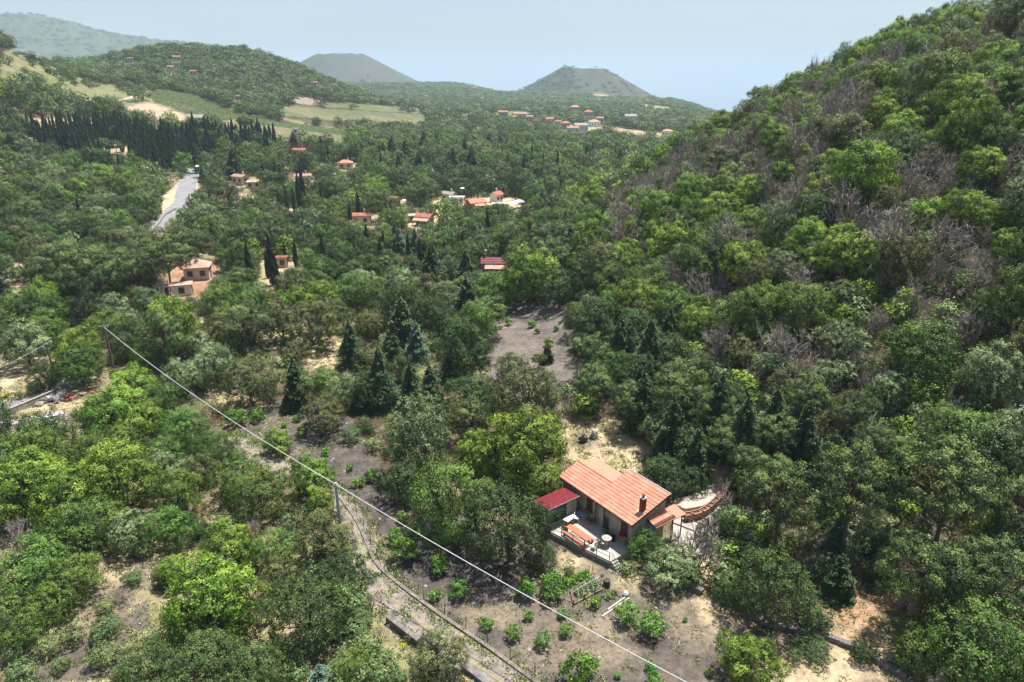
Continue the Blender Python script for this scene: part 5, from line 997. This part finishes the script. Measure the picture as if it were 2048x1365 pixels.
# ---------------------------------------------------------------- houses further off
def house_(name, px_, py_, wpx, dr, rot, wm, rm_, label, cat='house', kind_='gable', hgt=2.8, rise=.22, wins=2, chim=True, lean=None, group=None, par=None, detail=1):
    g_ = ground(px_, py_); x_, y_, z_, t_ = g_; Wd = wpx*t_/FPX/max(.6, abs(cos(rot))+abs(sin(rot))*dr) ; D_ = Wd*dr
    e_ = empty(name, (x_, y_, z_-.15), rot, label, cat, group); a_, b_ = Wd/2, D_/2
    hgt = hgt+.15
    w = MB().box((0, 0, hgt/2-.3), (Wd, D_, hgt+.6)); 
    ov = .35 if detail else .5; R_ = MB(); rz_ = rise*D_/2
    if kind_ == 'gable':
        w.add([(-a_, -b_, hgt+.001), (-a_, b_, hgt+.001), (-a_, 0, hgt+rz_), (a_, -b_, hgt+.001), (a_, b_, hgt+.001), (a_, 0, hgt+rz_)], [(0, 2, 1), (3, 4, 5)])
        for sg in (-1, 1):
            P = [(-a_-ov, sg*(b_+ov), hgt-rise*ov), (a_+ov, sg*(b_+ov), hgt-rise*ov), (a_+ov, 0, hgt+rz_), (-a_-ov, 0, hgt+rz_)]
            R_.add([(p[0], p[1], p[2]+.18) for p in P]+[(p[0], p[1], p[2]+.04) for p in P], [(0, 1, 2, 3), (7, 6, 5, 4), (0, 4, 5, 1), (1, 5, 6, 2), (0, 3, 7, 4)])
    elif kind_ == 'hip':
        c = (a_-b_)*.9 if a_ > b_ else 0; e0 = [(-a_-ov, -b_-ov, hgt), (a_+ov, -b_-ov, hgt), (a_+ov, b_+ov, hgt), (-a_-ov, b_+ov, hgt)]; t0 = [(-c, 0, hgt+rz_*1.4), (c, 0, hgt+rz_*1.4)]
        R_.add(e0+t0, [(0, 1, 5, 4), (1, 2, 5), (2, 3, 4, 5), (3, 0, 4), (3, 2, 1, 0)])
    else: R_.box((0, 0, hgt+.1), (Wd+.5, D_+.5, .16), tilt=rise*.5 if kind_ == 'shed' else 0)
    w.build('wall', wm, e_); ro_ = R_.build('roof', rm_, e_)
    if detail:
        if kind_ == 'gable':
            nt_ = max(4, int(b_/.45))
            for sg in (-1, 1):
                for i in range(min(nt_, 8)): f0 = (i+.5)/min(nt_, 8); MB().box((0, sg*(b_+ov)*(1-f0), hgt-rise*ov+(rz_+rise*ov)*f0+.2), (Wd+.66, .10, .05)).build('tile_course', rm_, ro_)
        if chim: cm = MB().box((a_*.4, b_*.35, hgt+rz_+.5), (.5, .5, 1.3)).build('chimney', wm, ro_); 
        for sg in (-1, 1):
            for i in range(wins):
                xx = -a_+Wd*(i+.5)/wins; f = MB()
                f.box((xx, sg*(b_+.02), hgt*.55), (1.1, .08, 1.2)); wn = f.build('window', MT['shut'], e_); MB().box((xx, sg*(b_+.065), hgt*.55), (.8, .02, .95)).build('pane', MT['glass'], wn)
        MB().box((a_+.03, 0, hgt*.4), (.08, 1.0, hgt*.78)).build('door', MT['shut'], e_)
    if lean: 
        lw, ld, lm_ = lean; P = [(-lw/2, -b_-ld, hgt-.75), (lw/2, -b_-ld, hgt-.75), (lw/2, -b_-.02, hgt-.1), (-lw/2, -b_-.02, hgt-.1)]
        MB().add([(p[0], p[1], p[2]) for p in P]+[(p[0], p[1], p[2]-.12) for p in P], [(0, 1, 2, 3), (7, 6, 5, 4), (0, 4, 5, 1), (1, 5, 6, 2), (3, 7, 4, 0), (2, 6, 7, 3)]).build('porch_roof', lm_, e_)
        for sx in (-lw/2+.2, 0, lw/2-.2): MB().box((sx, -b_-ld+.2, (hgt-.8)/2), (.18, .18, hgt-.8)).build('porch_post', wm, e_)
    return e_
m_ = MT
house_('villa', 398, 556, 54, .85, .25, m_['cream'], m_['pinkr'], 'cream villa with pink hipped roof among tufted pines on the left', kind_='hip', rise=.5)
house_('outbuilding', 366, 590, 40, .45, .3, m_['whitew'], m_['pinkr'], 'long white outbuilding with low pink roof in front of the pink-roofed villa', kind_='shed', hgt=2.2, chim=False, wins=1)
house_('outbuilding', 326, 590, 22, .8, -.2, m_['whitew'], m_['coping'], 'small pale flat-roofed shed left of the white outbuilding', kind_='flat', hgt=2.0, chim=False, wins=1)
h_ = house_('house', 995, 548, 60, .5, -.05, m_['stone'], m_['redm'], 'low stone house with long maroon sheet roof and pale front lean-to below the hill', rise=.5, lean=(5.2, 1.8, m_['pinkr']), chim=False)
MB().tube([(-2.6, .2, 3.3), (-2.6, .2, 5.3)], .12, 6).box((-2.6, .2, 5.4), (.6, .4, .15)).build('stove_pipe', m_['white'], h_)
house_('cottage', 952, 420, 42, .75, .5, m_['brick'], m_['oran'], 'red-walled cottage with bright orange gabled roof in the valley centre', rise=.45, lean=(4, 2, m_['oran']))
house_('house', 898, 403, 30, .55, -.55, m_['cream'], m_['greyr'], 'house with grey ribbed gable roof just left of its white porch', rise=.5)
house_('porch_pavilion', 914, 407, 30, .5, -.1, m_['whitew'], m_['white'], 'white flat-roofed porch pavilion beside the grey gabled house', kind_='flat', hgt=2.3, chim=False, wins=3)
house_('cottage', 850, 451, 36, .7, -.35, m_['stone'], m_['redr'], 'grey cottage with pinkish red roof and side wing near the centre', rise=.4, lean=(5, 2, m_['pinkr']))
house_('outbuilding', 824, 445, 18, .7, .3, m_['stone'], m_['greyr'], 'pale grey-roofed wing left of the pinkish cottage', kind_='shed', hgt=2.2, chim=False, wins=1)
house_('farmhouse', 722, 449, 42, .5, .08, m_['cream'], m_['redr'], 'low farmhouse with long pale red roof half hidden by pines', rise=.35)
house_('pavilion', 789, 413, 24, .8, -.5, m_['brick'], m_['oran'], 'small dark red pavilion with bright orange roof', rise=.4, chim=False, wins=1)
house_('house', 482, 368, 34, .6, -.5, m_['cream'], m_['pinkr'], 'pink-roofed house wing with a pale solar sheet, left of a pair', rise=.35)
house_('house', 510, 376, 28, .5, .0, m_['cream'], m_['pinkr'], 'low pink-roofed wing on the right of a pair', kind_='shed', hgt=2.3, chim=False)
house_('house', 607, 366, 34, .5, .3, m_['cream'], m_['pinkr'], 'pink-roofed house behind cypresses in the middle valley', rise=.4)
house_('house', 692, 338, 28, .6, .1, m_['cream'], m_['oran'], 'orange-pink roofed house alone among dark pines', kind_='hip', rise=.5)
house_('house', 600, 312, 30, .5, -.2, m_['stone'], m_['redr'], 'dull red-roofed house deep in the valley woods', rise=.4)
house_('house', 592, 268, 14, .6, .2, m_['whitew'], m_['greyr'], 'tiny grey-roofed hut at the end of the long vineyard', wins=1, chim=False)
house_('house', 993, 404, 26, .8, .9, m_['whitew'], m_['redr'], 'pale gabled house right of the tall dark tree in the valley centre', rise=.6)
house_('outbuilding', 1000, 419, 34, .6, .1, m_['coping'], m_['board'], 'flat pale canopy roof beside the blue pool', kind_='flat', hgt=2.0, chim=False, wins=1)
house_('outbuilding', 566, 534, 20, .7, .2, m_['cream'], m_['redr'], 'small red-roofed hut behind the trio of tall cypresses', hgt=2.3, chim=False, wins=1)
house_('outbuilding', 490, 575, 26, .5, .1, m_['coping'], m_['pinkr'], 'low pinkish slab-roofed shelter right of the villa cypress', kind_='flat', hgt=1.0, chim=False, wins=1)
house_('farm_barn', 394, 246, 30, .6, .1, m_['stone'], m_['greyr'], 'grey stone barn with dark gable roof at the edge of the tan field', rise=.6)
house_('outbuilding', 246, 283, 12, .6, 0, m_['cream'], m_['cream'], 'small cream hut standing inside the cypress grove', kind_='flat', chim=False, wins=1)
p0 = ground(1004, 431); e_ = empty('swimming_pool', p0[:3], .1, 'small blue pool edge beside the pale canopy in the valley centre', 'pool'); MB().box((0, 0, .5), (5, 3, 1.0)).build('pool_wall', m_['pool'], e_); MB().box((0, 0, 1.01), (4.6, 2.6, .02)).build('water', m_['pool'], e_)
for k, (a, b_, lb) in enumerate(((1025, 420, 'white tent-roofed gazebo right of the pool'), (1040, 416, 'white tent-roofed gazebo farthest right in the valley yards'), (535, 446, 'small white shed left of the cypress row'))):
    p0 = ground(a, b_); e_ = empty('gazebo', p0[:3], .2*k, lb, 'gazebo', 'white garden gazebos'); MB().add([(-1.8, -1.8, 2.2), (1.8, -1.8, 2.2), (1.8, 1.8, 2.2), (-1.8, 1.8, 2.2), (0, 0, 3.1)], [(0, 1, 4), (1, 2, 4), (2, 3, 4), (3, 0, 4), (3, 2, 1, 0)]).build('tent_roof', m_['white'], e_)
    for sx in (-1.6, 1.6):
        for sy in (-1.6, 1.6): MB().box((sx, sy, 1.1), (.1, .1, 2.2)).build('post', m_['white'], e_)
HILLH = [(262, 124, 12, 'pinkish house high on the far wooded hill, left end'), (354, 121, 16, 'long orange-roofed house high on the wooded hill'), (342, 141, 14, 'white house lower on the wooded hill below the long one'), (388, 150, 14, 'red-roofed house lowest on the wooded hill'), (478, 201, 12, 'pale hut in the woods beyond the vineyard'), (630, 172, 18, 'orange house on the right shoulder of the wooded hill'), (98, 148, 10, 'small orange hut on the left slope')]
for a, b_, w, lb in HILLH: house_('hill_house', a, b_, w, .6, random.uniform(-.5, .5), m_['cream'], random.choice((m_['oran'], m_['pinkr'])), lb, hgt=3.0, rise=.4, wins=2, chim=False)
VIL = [(1007,233,22),(1040,237,28),(1057,210,14),(1070,213,14),(1090,213,12),(1103,214,13),(1020,216,10),(1150,221,20),(1177,232,20),(1151,238,14),(1108,236,13),(1125,238,10),(1204,231,6),(1262,220,14),(1260,241,30),(1318,256,14),(1334,274,24),(1279,260,14),(1098,248,20),(1131,257,20),(1160,262,34),(1200,246,18),(1188,254,26),(1117,251,16),(1060,243,18),(1393,248,10),(1353,246,8),(1053,235,12),(1030,241,16),(1135,192,10),(1100,191,8),(1103,198,12),(1176,209,7),(893,188,10),(948,179,16),(738,167,12),(839,217,8),(886,220,14),(941,221,14),(853,196,8),(975,214,10),(941,238,12),(985,250,12),(1431,238,8),(1434,257,10),(1230,250,9),(1330,236,10),(1300,228,9),(1075,250,14),(1145,268,24),(1015,255,10),(965,200,8),(1220,268,10)]
vis = []
for i, (a, b_, w) in enumerate(VIL):
    wm_, rm_ = random.choice(((m_['cream'], m_['oran']), (m_['cream'], m_['pinkr']), (m_['whitew'], m_['pinkr']), (m_['cream'], m_['redr']), (m_['whitew'], m_['greyr'])) if w > 7 else ((m_['whitew'], m_['white']),))
    e_ = house_('village_house', a, b_, w*.92, .6, random.uniform(-.6, .6), wm_, rm_, None, kind_=random.choice(('gable', 'gable', 'hip')), hgt=3.6 if w < 18 else 4.6, rise=.45, wins=3 if w > 16 else 2, chim=False, group='far village houses'); e_['category'] = 'house'
    rn = {'orange roof tiles': 'orange-roofed', 'faded pink roof tiles': 'pink-roofed', 'red roof tiles': 'red-roofed', 'grey roof sheets': 'grey-roofed', 'white plastic': 'white flat'}[rm_.name]; wn_ = 'white' if wm_ is m_['whitew'] else 'cream'
    vis.append((e_, a, b_, 'long' if w > 22 else 'tiny' if w < 10 else 'far', f'{wn_} {rn} village house'))
MARKS_ = MARKS; MARKS = [(1040, 235, 'the village\'s left cluster'), (1170, 228, 'the pair of orange villas mid-village'), (1150, 262, 'the village\'s front row'), (1260, 240, 'the wide orange house at the right'), (1334, 272, 'the straw-coloured far field'), (1165, 175, 'the foot of the right cone'), (700, 150, 'the foot of the left cone'), (760, 218, 'the pale far fields'), (900, 200, 'the tree-lined crest'), (960, 235, 'the lone dark tree'), (1430, 245, 'the hill\'s left flank')]
label_all(vis); MARKS = MARKS_
# ---------------------------------------------------------------- vines and ground cover
def pts_in(poly, n, r_seed, rows=None):
    rr_ = np.random.default_rng(r_seed); xs = [p[0] for p in poly]; ys = [p[1] for p in poly]; out = []
    W_ = np.array([ground(a, b_)[:2] for a, b_ in poly]); x0, x1, y0, y1 = W_[:, 0].min(), W_[:, 0].max(), W_[:, 1].min(), W_[:, 1].max()
    if rows:
        sp, st_, an = rows; u = np.arange(-400, 400, st_); v = np.arange(-400, 400, sp); U, V_ = np.meshgrid(u, v); cx, cy_ = (x0+x1)/2, (y0+y1)/2
        X_ = (cx+U*cos(an)-V_*sin(an)).ravel(); Y_ = (cy_+U*sin(an)+V_*cos(an)).ravel(); X_ = X_+rr_.normal(0, .08, X_.size); Y_ = Y_+rr_.normal(0, .08, Y_.size)
    else: X_ = rr_.uniform(x0, x1, n); Y_ = rr_.uniform(y0, y1, n)
    Z_ = H(X_, Y_); a, b_, dd = project(X_, Y_, Z_); m = inpoly(a, b_, poly) & (dd > 0); return X_[m], Y_[m], Z_[m]
sm_ = [joined('S', v, 1) for v in range(3)]
for nm, key, lb, an in (('vineyard_rows', 'f_vine', 'rows of low green vines on the light green slope', .9), ('vineyard_rows', 'f_vine2', 'rows of low vines along the lower edge of the slope', .6)):
    X_, Y_, Z_ = pts_in(CLEAR[key], 0, 3, (3.4, 1.3, an)); scatter(nm, [['S', a, b_, c_, random.uniform(1.0, 1.5), .7, random.uniform(0, 6), random.randrange(3)] for a, b_, c_ in zip(X_, Y_, Z_)], sm_, lb)
def tuft(seed, n, h_, s_, mat, spread=.3):
    rr_ = np.random.default_rng(seed); P = rr_.normal(0, spread*.5, (n, 3)); P[:, 2] = h_*.45*rr_.uniform(.3, 1, n); N_ = unit(np.stack([rr_.normal(0, 1, n), rr_.normal(0, 1, n), rr_.uniform(0, .8, n)], 1)); V, F_ = cards(rr_, P, N_, np.full(n, s_), .35); return np_mesh('tuft', V, F_, [mat], {'tint': np.repeat(rr_.uniform(0, 1, n), 4)})
LM['T'] = leafmat('dry straw', (.22, .17, .09), (.36, .28, .16), (.46, .38, .24), .2, .01, .25)
LM['E'] = leafmat('green weeds', (.05, .07, .025), (.10, .12, .045), (.17, .19, .07), .25, .02, .3)
stn = [MB().box((0, 0, .3), (1, .7, .6)).mesh('loose stone', MT['block']), MB().lathe([(.5, 0), (.6, .2), (.35, .5)], n=6).mesh('loose stone', MT['stone'])]
tm = [tuft(1, 16, .3, .22, LM['T']), tuft(2, 22, .22, .18, LM['T'], .5), tuft(3, 18, .35, .22, LM['E'], .4), tuft(4, 26, .3, .2, LM['E'], .6)]
xs = rng.uniform(-70, 75, 60000); ys = rng.uniform(30, 135, 60000); zs = H(xs, ys); qa, qb, qc = project(xs, ys, zs)
okm = (qa > -30) & (qa < 2080) & (qb < 1400); w_f = fbm(xs, ys, 6)
inorch = inpoly(qa, qb, ORCHARD); inash = inpoly(qa, qb, ASHFIELD); intrk = np.zeros(len(xs), bool)
dmin = np.full(len(xs), 99.)
for p in mid_[::2]: dmin = np.minimum(dmin, np.hypot(xs-p[0], ys-p[1]))
inh = np.zeros(len(xs), bool)
sX = (xs-O2[0])*-.593+(ys-O2[1])*.805; dX = (xs-O2[0])*.805+(ys-O2[1])*.593; inh = (sX > -1.5) & (sX < 10) & (dX > -4.2) & (dX < 5.2)
inh |= inpoly(qa, qb, CLEAR['yard']) | (dmin < .8) | inash
dens = np.where(inorch, .26*(w_f > .5)+.10, .6)
dens = np.where((dmin < 2.4) & (dmin > 1.0), 1.0, dens); okm &= ~inh & (rng.uniform(0, 1, len(xs)) < dens)
edge = (dmin < 2.4)
P_ = [['T', a, b_, c_, random.uniform(.6, 1.5), 1, random.uniform(0, 6), (random.choice((0, 1, 0, 1, 2, 3)) if not e_ else random.choice((0, 2, 3, 2)))] for a, b_, c_, e_ in zip(xs[okm], ys[okm], zs[okm], edge[okm])]
scatter('dry_grass', P_, tm, 'dry straw tufts and green weeds over the open ground')
k_ = rng.choice(len(xs), 2500); k_ = k_[~inh[k_]]
scatter('loose_stones', [['T', xs[i], ys[i], zs[i], random.uniform(.06, .28), .8, random.uniform(0, 6), random.randrange(2)] for i in k_], stn, 'small loose lava stones scattered on the soil')
# undergrowth closing the floor of the woods
n_ = 26000; xs = rng.uniform(-150, 190, n_); ys = rng.uniform(30, 330, n_); zs = H(xs, ys); qa, qb, qc = project(xs, ys, zs)
okm = (qa > -60) & (qa < 2110) & (qb < 1420) & (qc > 10)
for k in CLEAR:
    if k not in ('f_slope',): okm &= ~inpoly(qa, qb, CLEAR[k])
okm &= ~inpoly(qa, qb, [(1050, 900), (1380, 930), (1440, 1100), (1300, 1150), (1090, 1100)]) & (dmin_ := (np.min(np.hypot(xs[:, None]-mid_[::4, 0], ys[:, None]-mid_[::4, 1]), axis=1) > 3.2))
onhill = np.hypot(xs-HC[0], ys-HC[1]) < 190
okm &= onhill | (rng.uniform(0, 1, n_) < .45)
und = {'S': [], 'D': [], 'X': [], 'G': [], 'C': []}
for a, b_, c_, hh in zip(xs[okm], ys[okm], zs[okm], onhill[okm]):
    k = random.choice('XXXXSSGDCCGX' if hh else 'SSDDGSXD'); und[k].append([k, a, b_, c_, random.uniform(1.6, 3.6) if hh else random.uniform(1.0, 2.6), random.uniform(.7, 1.0), random.uniform(0, 6), random.randrange(3)])
UL = dict(S='pale undergrowth between the trees', D='dark undergrowth between the trees', X='bare grey brushwood under the trees', G='grey-green undergrowth on the slopes', C='bright chestnut saplings on the slopes'); UN = dict(S='pale_undergrowth', D='dark_undergrowth', X='brushwood', G='grey_undergrowth', C='chestnut_saplings')
for k, v in und.items():
    if v: scatter(UN[k], v, [joined(k, q_, 1) for q_ in range(3)], UL[k])
